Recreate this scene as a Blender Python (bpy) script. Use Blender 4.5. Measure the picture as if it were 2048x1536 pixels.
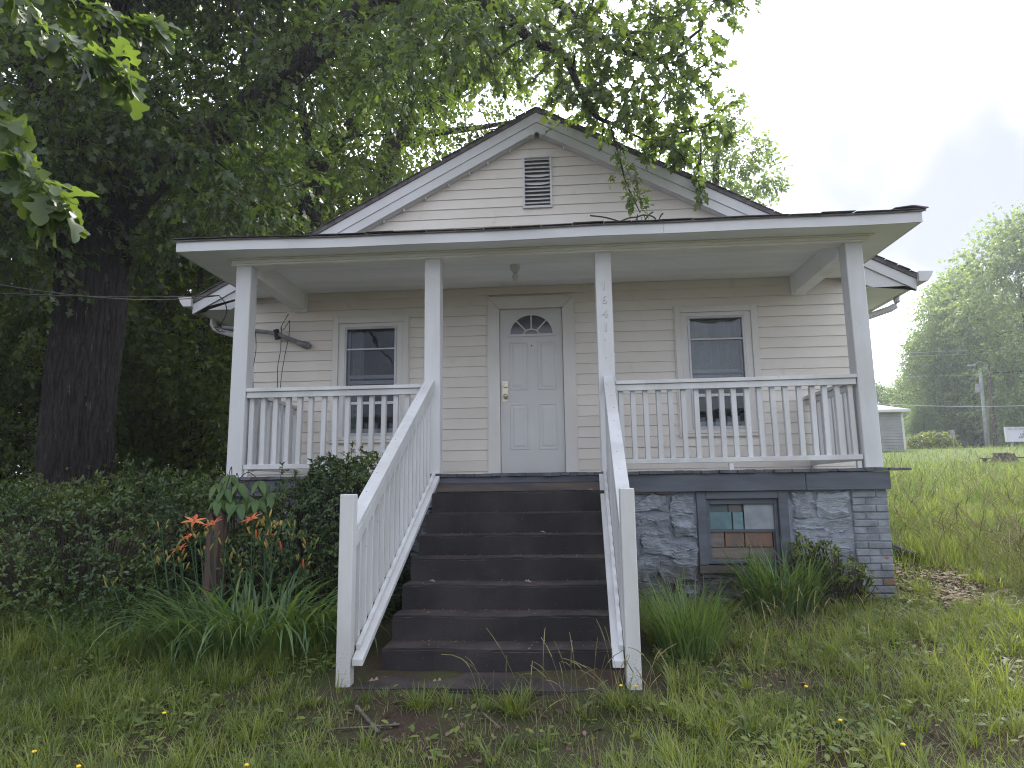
import bpy, bmesh, math, random
import numpy as np
from mathutils import Vector, Matrix
random.seed(7); RNG = np.random.default_rng(11)
for _o in list(bpy.data.objects): bpy.data.objects.remove(_o)
S = bpy.context.scene; COL = S.collection

# ------------------------------------------------------------------ camera
CAM = np.array([0.119, -6.3965, 1.194]); FPX = 1308.64
ROWS = np.array([[0.99700893, 0.0761006, -0.01348688], [-0.02479009, 0.14960507, -0.98843501], [-0.07320279, 0.98581287, 0.15104413]])
cd = bpy.data.cameras.new('camera'); cam = bpy.data.objects.new('camera', cd); COL.objects.link(cam)
cd.sensor_width = 36; cd.lens = FPX / 2048 * 36; cd.clip_start = 0.05; cd.clip_end = 3000
r_, d_, f_ = ROWS
cam.matrix_world = Matrix(((r_[0], -d_[0], -f_[0], CAM[0]), (r_[1], -d_[1], -f_[1], CAM[1]), (r_[2], -d_[2], -f_[2], CAM[2]), (0, 0, 0, 1)))
S.camera = cam

# ------------------------------------------------------------------ sky and sun (bright thin overcast, sun behind the house)
SKYOFF = (7.68, 10.81, 1.12)
SUN_AZ, SUN_EL = math.radians(24), math.radians(48)
SD = Vector((math.sin(SUN_AZ) * math.cos(SUN_EL), math.cos(SUN_AZ) * math.cos(SUN_EL), math.sin(SUN_EL)))
W = bpy.data.worlds.new('World'); S.world = W; W.use_nodes = True
nt = W.node_tree; nt.nodes.clear()
def wn(t, **k):
    n = nt.nodes.new(t)
    for a, b in k.items(): setattr(n, a, b)
    return n
wo = wn('ShaderNodeOutputWorld'); bg = wn('ShaderNodeBackground'); tc = wn('ShaderNodeTexCoord')
sky = wn('ShaderNodeTexSky', sky_type='NISHITA', sun_disc=False, sun_elevation=SUN_EL, sun_rotation=SUN_AZ, air_density=1.0, dust_density=2.0)
skm = wn('ShaderNodeVectorMath', operation='SCALE'); skm.inputs['Scale'].default_value = 0.06
nz = wn('ShaderNodeTexNoise'); nz.inputs['Scale'].default_value = 1.7; nz.inputs['Detail'].default_value = 5; nz.inputs['Roughness'].default_value = 0.46
rp = wn('ShaderNodeMapRange'); rp.inputs['From Min'].default_value = 0.37; rp.inputs['From Max'].default_value = 0.66; rp.interpolation_type = 'SMOOTHSTEP'
dt = wn('ShaderNodeVectorMath', operation='DOT_PRODUCT'); dt.inputs[1].default_value = SD
gl = wn('ShaderNodeMapRange', interpolation_type='SMOOTHERSTEP'); gl.inputs['From Min'].default_value = 0.55; gl.inputs['From Max'].default_value = 1.0; gl.inputs['To Min'].default_value = 0.0; gl.inputs['To Max'].default_value = 3.4
ad = wn('ShaderNodeMath', operation='ADD'); ad.inputs[1].default_value = 0.98
cl = wn('ShaderNodeVectorMath', operation='SCALE'); cl.inputs[0].default_value = (0.89, 0.955, 1.08)
mx = wn('ShaderNodeMix', data_type='RGBA'); L = nt.links.new
gry = wn('ShaderNodeMix', data_type='RGBA'); gry.inputs['Factor'].default_value = 0.85; gry.inputs['B'].default_value = (0.285, 0.30, 0.375, 1)
mpv = wn('ShaderNodeMapping'); mpv.inputs['Location'].default_value = SKYOFF; L(tc.outputs['Generated'], mpv.inputs['Vector']); L(mpv.outputs[0], nz.inputs['Vector']); L(tc.outputs['Generated'], dt.inputs[0]); L(nz.outputs['Fac'], rp.inputs['Value'])
L(dt.outputs['Value'], gl.inputs['Value']); L(gl.outputs['Result'], ad.inputs[0]); L(ad.outputs[0], cl.inputs['Scale'])
L(sky.outputs['Color'], skm.inputs[0]); L(skm.outputs[0], gry.inputs['A']); L(gry.outputs['Result'], mx.inputs['A'])
L(cl.outputs[0], mx.inputs['B']); L(rp.outputs['Result'], mx.inputs['Factor']); L(mx.outputs['Result'], bg.inputs['Color'])
bg.inputs['Strength'].default_value = 1.0; L(bg.outputs[0], wo.inputs[0])
sl = bpy.data.lights.new('sun', 'SUN'); sl.energy = 2.8; sl.angle = math.radians(11); sl.color = (1.0, 0.95, 0.86)
so = bpy.data.objects.new('sun', sl); COL.objects.link(so); so.location = SD * 60
so.rotation_euler = (-SD).to_track_quat('-Z', 'Y').to_euler()
vs = S.view_settings; vs.view_transform = 'Standard'; vs.look = 'None'; vs.gamma = 1; vs.exposure = 1.25; vs.use_curve_mapping = False
S.render.engine = 'CYCLES'; S.cycles.use_denoising = True; S.cycles.denoising_prefilter = 'NONE'; S.cycles.pixel_filter_type = 'BLACKMAN_HARRIS'; S.cycles.filter_width = 1.1; S.cycles.max_bounces = 8; S.cycles.diffuse_bounces = 6
S.cycles.transmission_bounces = 4; S.cycles.transparent_max_bounces = 8; S.cycles.caustics_reflective = False; S.cycles.caustics_refractive = False

# ------------------------------------------------------------------ helpers
def at(u, v, Y):                      # photograph pixel (2048 wide) at depth Y -> world point
    d = ROWS.T @ np.array([(u - 1024) / FPX, (v - 768) / FPX, 1.0]); t = (Y - CAM[1]) / d[1]
    return CAM + t * d
def pxscale(Y): return (Y - CAM[1]) / FPX
WL = {}
def link(o, parent=None, loc=(0, 0, 0)):
    COL.objects.link(o); o.location = loc; WL[o.name] = Vector(loc)
    if parent is not None:
        o.parent = parent; o.matrix_parent_inverse = Matrix.Translation(-WL[parent.name])
    return o
def tag(o, label=None, cat=None, group=None, kind=None):
    if label: o['label'] = label
    if cat: o['category'] = cat
    if group: o['group'] = group
    if kind: o['kind'] = kind
    return o
def thing(name, label, cat, loc=(0, 0, 0), group=None):
    o = bpy.data.objects.new(name, None); o.empty_display_size = 0.1
    link(o, None, loc); return tag(o, label, cat, group)
class MB:
    def __init__(s): s.v = []; s.f = []
    def add(s, vs, fs):
        n = len(s.v); s.v += [tuple(map(float, q)) for q in vs]; s.f += [tuple(i + n for i in q) for q in fs]; return s
    def box(s, x0, x1, y0, y1, z0, z1):
        return s.add([(x0, y0, z0), (x1, y0, z0), (x1, y1, z0), (x0, y1, z0), (x0, y0, z1), (x1, y0, z1), (x1, y1, z1), (x0, y1, z1)],
                     [(0, 3, 2, 1), (4, 5, 6, 7), (0, 1, 5, 4), (1, 2, 6, 5), (2, 3, 7, 6), (3, 0, 4, 7)])
    def prism(s, poly, y0, y1):       # poly: (x, z) counter-clockwise seen from -y
        n = len(poly); vs = [(x, y0, z) for x, z in poly] + [(x, y1, z) for x, z in poly]
        return s.add(vs, [tuple(range(n)), tuple(range(2 * n - 1, n - 1, -1))] + [(i, i + n, (i + 1) % n + n, (i + 1) % n) for i in range(n)])
    def prismx(s, poly, x0, x1):      # poly: (y, z)
        n = len(poly); vs = [(x0, y, z) for y, z in poly] + [(x1, y, z) for y, z in poly]
        return s.add(vs, [tuple(range(n)), tuple(range(2 * n - 1, n - 1, -1))] + [(i, i + n, (i + 1) % n + n, (i + 1) % n) for i in range(n)])
    def bar(s, p, q, w, h, up=(0, 0, 1)):
        p, q, up = Vector(p), Vector(q), Vector(up); d = (q - p).normalized(); sd = d.cross(up).normalized(); u = sd.cross(d)
        vs = []
        for c in (p, q):
            for a, b in ((-1, -1), (1, -1), (1, 1), (-1, 1)): vs.append(c + sd * (a * w / 2) + u * (b * h / 2))
        return s.add(vs, [(0, 3, 2, 1), (4, 5, 6, 7), (0, 1, 5, 4), (1, 2, 6, 5), (2, 3, 7, 6), (3, 0, 4, 7)])
    def tube(s, pts, rad, n=8, cap=True):
        P = [Vector(p) for p in pts]; m = len(P); R = rad if hasattr(rad, '__len__') else [rad] * m
        vs = []; ref = Vector((0.13, 0.31, 1.0)).normalized()
        for i in range(m):
            d = (P[min(i + 1, m - 1)] - P[max(i - 1, 0)])
            d = d.normalized() if d.length > 1e-9 else Vector((0, 0, 1))
            a = d.cross(ref if abs(d.dot(ref)) < 0.95 else Vector((1, 0.2, 0))).normalized(); b = d.cross(a)
            vs += [P[i] + (a * math.cos(2 * math.pi * k / n) + b * math.sin(2 * math.pi * k / n)) * R[i] for k in range(n)]
        fs = [(i * n + k, i * n + (k + 1) % n, (i + 1) * n + (k + 1) % n, (i + 1) * n + k) for i in range(m - 1) for k in range(n)]
        if cap: fs += [tuple(range(n - 1, -1, -1)), tuple(range((m - 1) * n, m * n))]
        return s.add(vs, fs)
    def ball(s, c, rx, ry, rz, nu=10, nv=6):
        vs = [(c[0], c[1], c[2] - rz)]
        for j in range(1, nv):
            t = math.pi * j / nv - math.pi / 2
            vs += [(c[0] + rx * math.cos(t) * math.cos(2 * math.pi * i / nu), c[1] + ry * math.cos(t) * math.sin(2 * math.pi * i / nu), c[2] + rz * math.sin(t)) for i in range(nu)]
        vs.append((c[0], c[1], c[2] + rz)); k = len(vs) - 1
        fs = [(0, 1 + (i + 1) % nu, 1 + i) for i in range(nu)]
        for j in range(nv - 2):
            fs += [(1 + j * nu + i, 1 + j * nu + (i + 1) % nu, 1 + (j + 1) * nu + (i + 1) % nu, 1 + (j + 1) * nu + i) for i in range(nu)]
        fs += [(1 + (nv - 2) * nu + i, 1 + (nv - 2) * nu + (i + 1) % nu, k) for i in range(nu)]
        return s.add(vs, fs)
    def mesh(s, name, mat, bevel=0, smooth=False, seg=1):
        me = bpy.data.meshes.new(name); me.from_pydata(s.v, [], s.f); me.materials.append(mat)
        bm = bmesh.new(); bm.from_mesh(me)
        bmesh.ops.recalc_face_normals(bm, faces=bm.faces)
        if bevel: bmesh.ops.bevel(bm, geom=list(bm.edges), offset=bevel, segments=seg, affect='EDGES', profile=0.5)
        bm.to_mesh(me); bm.free()
        if smooth: me.polygons.foreach_set('use_smooth', [True] * len(me.polygons))
        me.update(); return me
    def build(s, name, mat, parent=None, bevel=0, smooth=False, loc=(0, 0, 0), seg=1):
        return link(bpy.data.objects.new(name, s.mesh(name, mat, bevel, smooth, seg)), parent, loc)
def part(name, me, parent, loc=(0, 0, 0), rot=None):
    o = link(bpy.data.objects.new(name, me), parent, loc)
    if rot: o.rotation_euler = rot
    return o
def npmesh(name, verts, faces_list, mats, attr=None, smooth=False, matidx=None):
    """verts (N,3); faces_list list of (F,k) int arrays; attr dict name->(N,) float point attribute"""
    me = bpy.data.meshes.new(name); nv = len(verts)
    me.vertices.add(nv); me.vertices.foreach_set('co', np.ascontiguousarray(verts, np.float32).ravel())
    idx = np.concatenate([f.ravel() for f in faces_list]).astype(np.int32)
    tot = np.concatenate([np.full(len(f), f.shape[1], np.int32) for f in faces_list])
    st = np.concatenate([[0], np.cumsum(tot)[:-1]]).astype(np.int32)
    me.loops.add(len(idx)); me.loops.foreach_set('vertex_index', idx)
    me.polygons.add(len(tot)); me.polygons.foreach_set('loop_start', st)
    try: me.polygons.foreach_set('loop_total', tot)
    except Exception: pass
    for m in (mats if isinstance(mats, (list, tuple)) else [mats]): me.materials.append(m)
    if matidx is not None: me.polygons.foreach_set('material_index', np.asarray(matidx, np.int32))
    if smooth: me.polygons.foreach_set('use_smooth', np.ones(len(tot), bool))
    me.update(calc_edges=True); me.validate()
    for k, a in (attr or {}).items():
        at_ = me.attributes.new(k, 'FLOAT', 'POINT'); at_.data.foreach_set('value', np.ascontiguousarray(a, np.float32))
    return me

# ------------------------------------------------------------------ materials
def M(name, c1, c2=None, scale=4, stretch=(1, 1, 1), lo=0.35, hi=0.65, rough=0.7, spec=0.3, bump=0.0, bscale=40, bstretch=None, bdist=0.01,
      c3=None, s3=6, lo3=0.55, hi3=0.62, z3=None, st3=None, objvar=0.0, huevar=0.0, metal=0.0, coat=0.0, sub=0):
    m = bpy.data.materials.new(name); m.use_nodes = True; t = m.node_tree; n = t.nodes; b = n['Principled BSDF']; K = t.links.new
    def N(ty, **k):
        x = n.new(ty)
        for a, v in k.items(): setattr(x, a, v)
        return x
    b.inputs['Roughness'].default_value = rough; b.inputs['Specular IOR Level'].default_value = spec; b.inputs['Metallic'].default_value = metal
    b.inputs['Coat Weight'].default_value = coat
    geo = N('ShaderNodeNewGeometry'); pos = geo.outputs['Position']
    def noise(sc, stv, det=6, ro=0.55):
        mp = N('ShaderNodeMapping'); mp.inputs['Scale'].default_value = (sc * stv[0], sc * stv[1], sc * stv[2]); K(pos, mp.inputs['Vector'])
        z = N('ShaderNodeTexNoise'); z.inputs['Scale'].default_value = 1; z.inputs['Detail'].default_value = det; z.inputs['Roughness'].default_value = ro
        K(mp.outputs[0], z.inputs['Vector']); return z.outputs['Fac']
    def rng(s, a, c):
        r = N('ShaderNodeMapRange', interpolation_type='SMOOTHSTEP'); r.inputs['From Min'].default_value = a; r.inputs['From Max'].default_value = c; K(s, r.inputs['Value']); return r.outputs['Result']
    col = None
    if c2 is not None:
        x = N('ShaderNodeMix', data_type='RGBA'); x.inputs['A'].default_value = (*c1, 1); x.inputs['B'].default_value = (*c2, 1)
        K(rng(noise(scale, stretch), lo, hi), x.inputs['Factor']); col = x.outputs['Result']
    if c3 is not None:
        x = N('ShaderNodeMix', data_type='RGBA'); x.inputs['A'].default_value = (*c1, 1); x.inputs['B'].default_value = (*c3, 1)
        if col: K(col, x.inputs['A'])
        f = rng(noise(s3, st3 or (1, 1, 1), 5, 0.65), lo3, hi3)
        if z3:
            sp = N('ShaderNodeSeparateXYZ'); K(pos, sp.inputs[0]); mu = N('ShaderNodeMath', operation='MULTIPLY'); K(f, mu.inputs[0]); K(rng(sp.outputs['Z'], z3[1], z3[0]) if z3[1] < z3[0] else rngneg(N, K, sp.outputs['Z'], z3), mu.inputs[1]); f = mu.outputs[0]
        K(f, x.inputs['Factor']); col = x.outputs['Result']
    if objvar or huevar:
        oi = N('ShaderNodeObjectInfo'); h = N('ShaderNodeHueSaturation')
        if col: K(col, h.inputs['Color'])
        else: h.inputs['Color'].default_value = (*c1, 1)
        mr = N('ShaderNodeMapRange'); mr.inputs['To Min'].default_value = 1 - objvar; mr.inputs['To Max'].default_value = 1 + objvar; K(oi.outputs['Random'], mr.inputs['Value']); K(mr.outputs[0], h.inputs['Value'])
        if huevar:
            m2 = N('ShaderNodeMapRange'); m2.inputs['To Min'].default_value = 0.5 - huevar; m2.inputs['To Max'].default_value = 0.5 + huevar; K(oi.outputs['Random'], m2.inputs['Value']); K(m2.outputs[0], h.inputs['Hue'])
        col = h.outputs['Color']
    if col: K(col, b.inputs['Base Color'])
    else: b.inputs['Base Color'].default_value = (*c1, 1)
    if bump:
        bp = N('ShaderNodeBump'); bp.inputs['Strength'].default_value = bump; bp.inputs['Distance'].default_value = bdist
        K(noise(bscale, bstretch or (1, 1, 1), 8, 0.6), bp.inputs['Height']); K(bp.outputs[0], b.inputs['Normal'])
    return m
def rngneg(N, K, s, z):
    r = N('ShaderNodeMapRange', interpolation_type='SMOOTHSTEP'); r.inputs['From Min'].default_value = z[0]; r.inputs['From Max'].default_value = z[1]
    r.inputs['To Min'].default_value = 1; r.inputs['To Max'].default_value = 0; K(s, r.inputs['Value']); return r.outputs['Result']
def leafmat(name, dark, light, trans=0.35, tcol=None, rough=0.45, spec=0.4):
    m = bpy.data.materials.new(name); m.use_nodes = True; t = m.node_tree; n = t.nodes; K = t.links.new; b = n['Principled BSDF']; o = n['Material Output']
    a = n.new('ShaderNodeAttribute'); a.attribute_name = 'rnd'
    x = n.new('ShaderNodeMix'); x.data_type = 'RGBA'; x.inputs['A'].default_value = (*dark, 1); x.inputs['B'].default_value = (*light, 1); K(a.outputs['Fac'], x.inputs['Factor'])
    K(x.outputs['Result'], b.inputs['Base Color']); b.inputs['Roughness'].default_value = rough; b.inputs['Specular IOR Level'].default_value = spec
    tr = n.new('ShaderNodeBsdfTranslucent'); h = n.new('ShaderNodeMix'); h.data_type = 'RGBA'; h.blend_type = 'MULTIPLY'; h.inputs['Factor'].default_value = 1
    K(x.outputs['Result'], h.inputs['A']); h.inputs['B'].default_value = (*(tcol or (2.6, 2.3, 0.7)), 1); K(h.outputs['Result'], tr.inputs['Color'])
    ms = n.new('ShaderNodeMixShader'); ms.inputs[0].default_value = trans; K(b.outputs[0], ms.inputs[1]); K(tr.outputs[0], ms.inputs[2]); K(ms.outputs[0], o.inputs['Surface'])
    return m
def glassmat(name, tint=(0.8, 0.82, 0.84), ior=1.5, rough=0.02):
    m = bpy.data.materials.new(name); m.use_nodes = True; t = m.node_tree; n = t.nodes; K = t.links.new; n.clear()
    o = n.new('ShaderNodeOutputMaterial'); fr = n.new('ShaderNodeFresnel'); fr.inputs['IOR'].default_value = 1.42
    g = n.new('ShaderNodeBsdfGlossy'); g.inputs['Roughness'].default_value = rough; g.inputs['Color'].default_value = (0.95, 0.97, 1, 1)
    tr = n.new('ShaderNodeBsdfTransparent'); tr.inputs['Color'].default_value = (*tint, 1)
    df = n.new('ShaderNodeBsdfDiffuse'); df.inputs['Color'].default_value = (0.30, 0.31, 0.32, 1)          # film of dust
    nz = n.new('ShaderNodeTexNoise'); nz.inputs['Scale'].default_value = 5; nz.inputs['Detail'].default_value = 5
    ge = n.new('ShaderNodeNewGeometry'); K(ge.outputs['Position'], nz.inputs['Vector'])
    mr = n.new('ShaderNodeMapRange'); mr.inputs['From Min'].default_value = 0.4; mr.inputs['From Max'].default_value = 0.75; mr.inputs['To Min'].default_value = 0.02; mr.inputs['To Max'].default_value = 0.12
    K(nz.outputs['Fac'], mr.inputs['Value'])
    bp = n.new('ShaderNodeBump'); bp.inputs['Strength'].default_value = 0.08; bp.inputs['Distance'].default_value = 0.05
    n2 = n.new('ShaderNodeTexNoise'); n2.inputs['Scale'].default_value = 3; K(ge.outputs['Position'], n2.inputs['Vector']); K(n2.outputs['Fac'], bp.inputs['Height']); K(bp.outputs[0], g.inputs['Normal'])
    m1 = n.new('ShaderNodeMixShader'); K(mr.outputs[0], m1.inputs[0]); K(tr.outputs[0], m1.inputs[1]); K(df.outputs[0], m1.inputs[2])
    m2 = n.new('ShaderNodeMixShader'); K(fr.outputs[0], m2.inputs[0]); K(m1.outputs[0], m2.inputs[1]); K(g.outputs[0], m2.inputs[2]); K(m2.outputs[0], o.inputs['Surface'])
    return m

V_SIDING = M('vinyl_siding', (0.72, 0.675, 0.62), (0.66, 0.61, 0.55), scale=0.9, rough=0.55, spec=0.35, bump=0.3, bscale=30, bstretch=(0.5, 1, 6), bdist=0.004, objvar=0.04,
             c3=(0.46, 0.37, 0.26), s3=2.6, st3=(1.6, 1, .8), lo3=0.56, hi3=1.0)
V_WHITE = M('white_paint', (0.60, 0.60, 0.605), (0.50, 0.495, 0.49), scale=3, stretch=(1, 1, 0.25), rough=0.5, spec=0.35, bump=0.35, bscale=45, bstretch=(1, 1, 0.12), bdist=0.003,
            c3=(0.30, 0.28, 0.25), s3=26, st3=(1, 1, 0.5), lo3=0.64, hi3=0.76, objvar=0.035)
V_NEWEL = M('weathered_white_paint', (0.60, 0.595, 0.59), (0.49, 0.48, 0.465), scale=3, stretch=(1, 1, 0.3), rough=0.55, spec=0.3, bump=0.4, bscale=45, bstretch=(1, 1, 0.12), bdist=0.003,
            c3=(0.20, 0.165, 0.14), s3=85, lo3=0.50, hi3=0.66, z3=(-0.08, 0.30))
V_TRIM = M('trim_aluminium', (0.60, 0.60, 0.61), (0.545, 0.54, 0.545), scale=1.5, rough=0.42, spec=0.4, bump=0.08, bscale=12, bdist=0.004)
V_CASING = M('casing_cream', (0.68, 0.66, 0.63), (0.63, 0.605, 0.57), scale=2.5, rough=0.5, spec=0.35, bump=0.1, bscale=20, bdist=0.003)
V_SOFFIT = M('soffit_paint', (0.84, 0.845, 0.86), (0.77, 0.775, 0.785), scale=1.2, stretch=(0.4, 2, 2), rough=0.6, spec=0.25, bump=0.12, bscale=14, bdist=0.004, c3=(0.4, 0.37, 0.33), s3=5, lo3=0.68, hi3=0.8)
V_BEAM = M('beam_old_paint', (0.79, 0.785, 0.77), (0.71, 0.69, 0.65), scale=2.2, stretch=(0.5, 1, 3), rough=0.6, bump=0.3, bscale=18, bstretch=(0.15, 1, 3), bdist=0.004, c3=(0.12, 0.10, 0.08), s3=7, st3=(0.5, 1, 9), lo3=0.72, hi3=0.76)
V_DOOR = M('door_paint', (0.58, 0.58, 0.57), (0.55, 0.545, 0.53), scale=1.2, rough=0.4, spec=0.4)
V_METAL = M('satin_nickel', (0.50, 0.45, 0.36), rough=0.32, metal=0.9)
V_ALU = M('storm_aluminium', (0.50, 0.50, 0.52), (0.42, 0.42, 0.44), scale=4, rough=0.4, spec=0.5, metal=0.2)
V_GLASS = glassmat('window_glass')
V_DARKGLASS = M('dark_fan_glass', (0.055, 0.055, 0.075), rough=0.12, spec=0.6)
V_ROOM = M('dim_room', (0.16, 0.14, 0.12), rough=0.9)
V_CURTAIN = M('curtain_cloth', (0.45, 0.47, 0.46), (0.36, 0.38, 0.38), scale=8, stretch=(6, 1, 0.2), rough=0.9)
V_SHINGLE = M('asphalt_shingle', (0.15, 0.138, 0.142), (0.085, 0.078, 0.082), scale=9, rough=0.9, spec=0.15, bump=0.8, bscale=160, bdist=0.004, objvar=0.25)
V_CONC = M('dark_painted_concrete', (0.044, 0.040, 0.041), (0.025, 0.023, 0.024), scale=2.2, rough=0.78, spec=0.2, bump=0.6, bscale=55, bdist=0.006, c3=(0.16, 0.15, 0.145), s3=60, lo3=0.645, hi3=0.74)
V_TREAD = M('leaf_stained_tread', (0.066, 0.054, 0.051), (0.034, 0.029, 0.029), scale=4, rough=0.9, spec=0.15, bump=0.8, bscale=60, bdist=0.006, c3=(0.15, 0.10, 0.08), s3=26, lo3=0.60, hi3=0.72)
V_RISERWOOD = M('bare_weathered_riser', (0.15, 0.115, 0.10), (0.07, 0.068, 0.075), scale=3, stretch=(0.5, 1, 4), rough=0.85, bump=0.5, bscale=30, bstretch=(0.1, 1, 3), bdist=0.005)
V_SKIRT = M('slate_painted_board', (0.115, 0.125, 0.150), (0.08, 0.087, 0.105), scale=2.4, stretch=(0.5, 1, 3), rough=0.7, bump=0.5, bscale=26, bstretch=(0.1, 1, 3), bdist=0.005, c3=(0.26, 0.24, 0.22), s3=8, st3=(0.4, 1, 5), lo3=0.71, hi3=0.76)
V_FLOOREDGE = M('porch_floor_paint', (0.12, 0.125, 0.145), (0.07, 0.07, 0.078), scale=6, rough=0.7, bump=0.5, bscale=30, bdist=0.006, objvar=0.2)
V_STONE = M('grey_painted_stone', (0.33, 0.355, 0.395), (0.235, 0.255, 0.29), scale=3.5, rough=0.82, spec=0.25, bump=1.0, bscale=24, bstretch=(0.35, 1, 1.8), bdist=0.022, objvar=0.07,
            c3=(0.10, 0.088, 0.078), s3=3.0, lo3=0.30, hi3=0.58, z3=(0.18, 0.60))
V_MORTAR = M('painted_mortar', (0.27, 0.295, 0.335), (0.18, 0.195, 0.22), scale=5, rough=0.9, bump=1.0, bscale=22, bdist=0.02, c3=(0.085, 0.070, 0.060), s3=3.0, lo3=0.30, hi3=0.58, z3=(0.22, 0.66))
V_BRICK = M('grey_painted_brick', (0.255, 0.275, 0.31), (0.165, 0.175, 0.195), scale=6, rough=0.85, bump=0.7, bscale=45, bdist=0.008, objvar=0.16, c3=(0.25, 0.11, 0.07), s3=9, lo3=0.60, hi3=0.70, z3=(0.45, 0.85))
V_REDBRICK = M('bare_red_brick', (0.22, 0.105, 0.07), (0.14, 0.105, 0.09), scale=9, rough=0.9, bump=0.7, bscale=50, bdist=0.006, objvar=0.15)
V_BARK = M('oak_bark', (0.046, 0.040, 0.038), (0.020, 0.017, 0.017), scale=34, stretch=(1, 1, 0.10), lo=0.38, hi=0.62, rough=0.95, spec=0.1, bump=1.0, bscale=42, bstretch=(1, 1, 0.14), bdist=0.05, c3=(0.15, 0.14, 0.12), s3=16, st3=(1, 1, 0.25), lo3=0.60, hi3=0.76)
V_TWIG = M('twig_bark', (0.075, 0.062, 0.052), (0.04, 0.034, 0.03), scale=14, rough=0.9, spec=0.15)
V_DEADWOOD = M('dead_grey_wood', (0.17, 0.145, 0.12), (0.085, 0.072, 0.062), scale=12, stretch=(1, 1, 1), rough=0.9, bump=0.4, bscale=60, bdist=0.005)
V_STAKE = M('split_red_stump', (0.115, 0.075, 0.062), (0.045, 0.034, 0.030), scale=30, stretch=(1, 1, 0.06), rough=0.9, bump=0.9, bscale=40, bstretch=(1, 1, 0.06), bdist=0.015)
V_PVC = M('grey_conduit', (0.20, 0.205, 0.22), (0.16, 0.165, 0.175), scale=8, rough=0.5)
V_CABLE = M('black_cable', (0.018, 0.017, 0.018), rough=0.6)
V_WIRE = M('pale_wire', (0.45, 0.46, 0.47), rough=0.5)
V_BLACKPLASTIC = M('black_corrugated_plastic', (0.012, 0.014, 0.016), rough=0.45, spec=0.5)
V_BULB = M('clear_bulb', (0.6, 0.6, 0.58), rough=0.1, spec=0.8)
V_NUM = M('painted_over_numeral', (0.57, 0.565, 0.565), rough=0.5)
V_NUMEDGE = M('numeral_shadow_edge', (0.30, 0.295, 0.295), rough=0.6)  # grey for the numerals' painted shadow outline, and for nail heads

LEAF_OAK = leafmat('oak_leaf', (0.029, 0.052, 0.022), (0.090, 0.126, 0.042), trans=0.50, tcol=(2.5, 2.5, 0.9), rough=0.36, spec=0.5)
LEAF_FAR = leafmat('woodland_leaf', (0.032, 0.058, 0.022), (0.100, 0.140, 0.036), trans=0.52, tcol=(2.7, 2.5, 0.8), rough=0.4, spec=0.5)
LEAF_RIGHT = leafmat('sunny_leaf', (0.105, 0.155, 0.080), (0.205, 0.260, 0.115), trans=0.52, tcol=(1.8, 1.8, 0.9))
LEAF_AZ = leafmat('azalea_leaf', (0.026, 0.054, 0.021), (0.125, 0.170, 0.046), trans=0.26, rough=0.38)
LEAF_LILY = leafmat('daylily_leaf', (0.050, 0.105, 0.045), (0.165, 0.240, 0.085), trans=0.34, rough=0.4)
LEAF_SAP = leafmat('sapling_leaf', (0.060, 0.120, 0.036), (0.11, 0.18, 0.05), trans=0.3)
GRASS = leafmat('grass_blade', (0.056, 0.098, 0.024), (0.235, 0.270, 0.068), trans=0.36, rough=0.55, tcol=(1.9, 1.9, 0.7))
GRASS_R = leafmat('meadow_blade', (0.055, 0.105, 0.028), (0.250, 0.285, 0.095), trans=0.42, rough=0.55, tcol=(1.7, 1.7, 0.7))
LEAF_BUSH = leafmat('yellow_green_leaf', (0.07, 0.11, 0.025), (0.27, 0.30, 0.05), trans=0.35, tcol=(1.5, 1.5, 0.7))
LITTER = leafmat('leaf_litter_mat', (0.075, 0.045, 0.032), (0.30, 0.21, 0.15), trans=0.1, rough=0.8, tcol=(1, 1, 1))
SEED = leafmat('seed_head', (0.16, 0.15, 0.06), (0.34, 0.29, 0.14), trans=0.2, rough=0.8, tcol=(1.2, 1.2, 0.9))
PETAL = leafmat('orange_petal', (0.58, 0.12, 0.045), (0.74, 0.26, 0.10), trans=0.3, tcol=(1.2, 1.1, 1.0), rough=0.5)
BUD = leafmat('lily_bud', (0.17, 0.21, 0.05), (0.50, 0.30, 0.07), trans=0.2, tcol=(1.2, 1.2, 0.9))
YELLOW = M('dandelion_yellow', (0.75, 0.48, 0.02), (0.85, 0.58, 0.04), scale=80, rough=0.7)

# ------------------------------------------------------------------ ground
CP = np.array([(-6, -7, -.42), (0, -7, -.36), (6, -7, -.3), (-20, -10, -.6), (20, -10, 0), (0, -3.3, -.12), (-4, -3, -.12), (4, -3, 0.0), (0, -2.45, -.085), (-1.35, -2.15, -.03), (.62, -2.15, -.03),
    (-3, -1.2, -.08), (1, -.2, .08), (2.2, -.2, .08), (3.2, 0, .13), (-3, 0, .1), (5, -1, .22), (5, 4, .55), (4.5, 9, .95), (8, 0, .42), (14, 2, .6), (17, 20, 1.72), (10.5, 15, 1.55),
    (18, 30, 2.70), (12, 30, 2.62), (26, 30, 2.75), (30, 46, 3.25), (18, 46, 3.2), (-7, 3, .5), (-11, 8, .8), (-22, 20, 1.5), (-5, 11, 1.0), (0, 16, 1.3), (0, 42, 2.8), (-30, 0, .2), (-9, -1, .05),
    (60, 60, 3.6), (-60, 60, 3.0), (0, 110, 3.6), (80, -40, .5), (-80, -40, -.2), (0, -80, -.6), (120, 120, 3.8), (-120, 120, 3.2)], float)
_D = np.linalg.norm(CP[:, None, :2] - CP[None, :, :2], axis=2); _A = np.zeros((len(CP) + 1,) * 2); _A[:-1, :-1] = _D; _A[:-1, -1] = 1; _A[-1, :-1] = 1
_W = np.linalg.solve(_A, np.append(CP[:, 2], 0))
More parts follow.
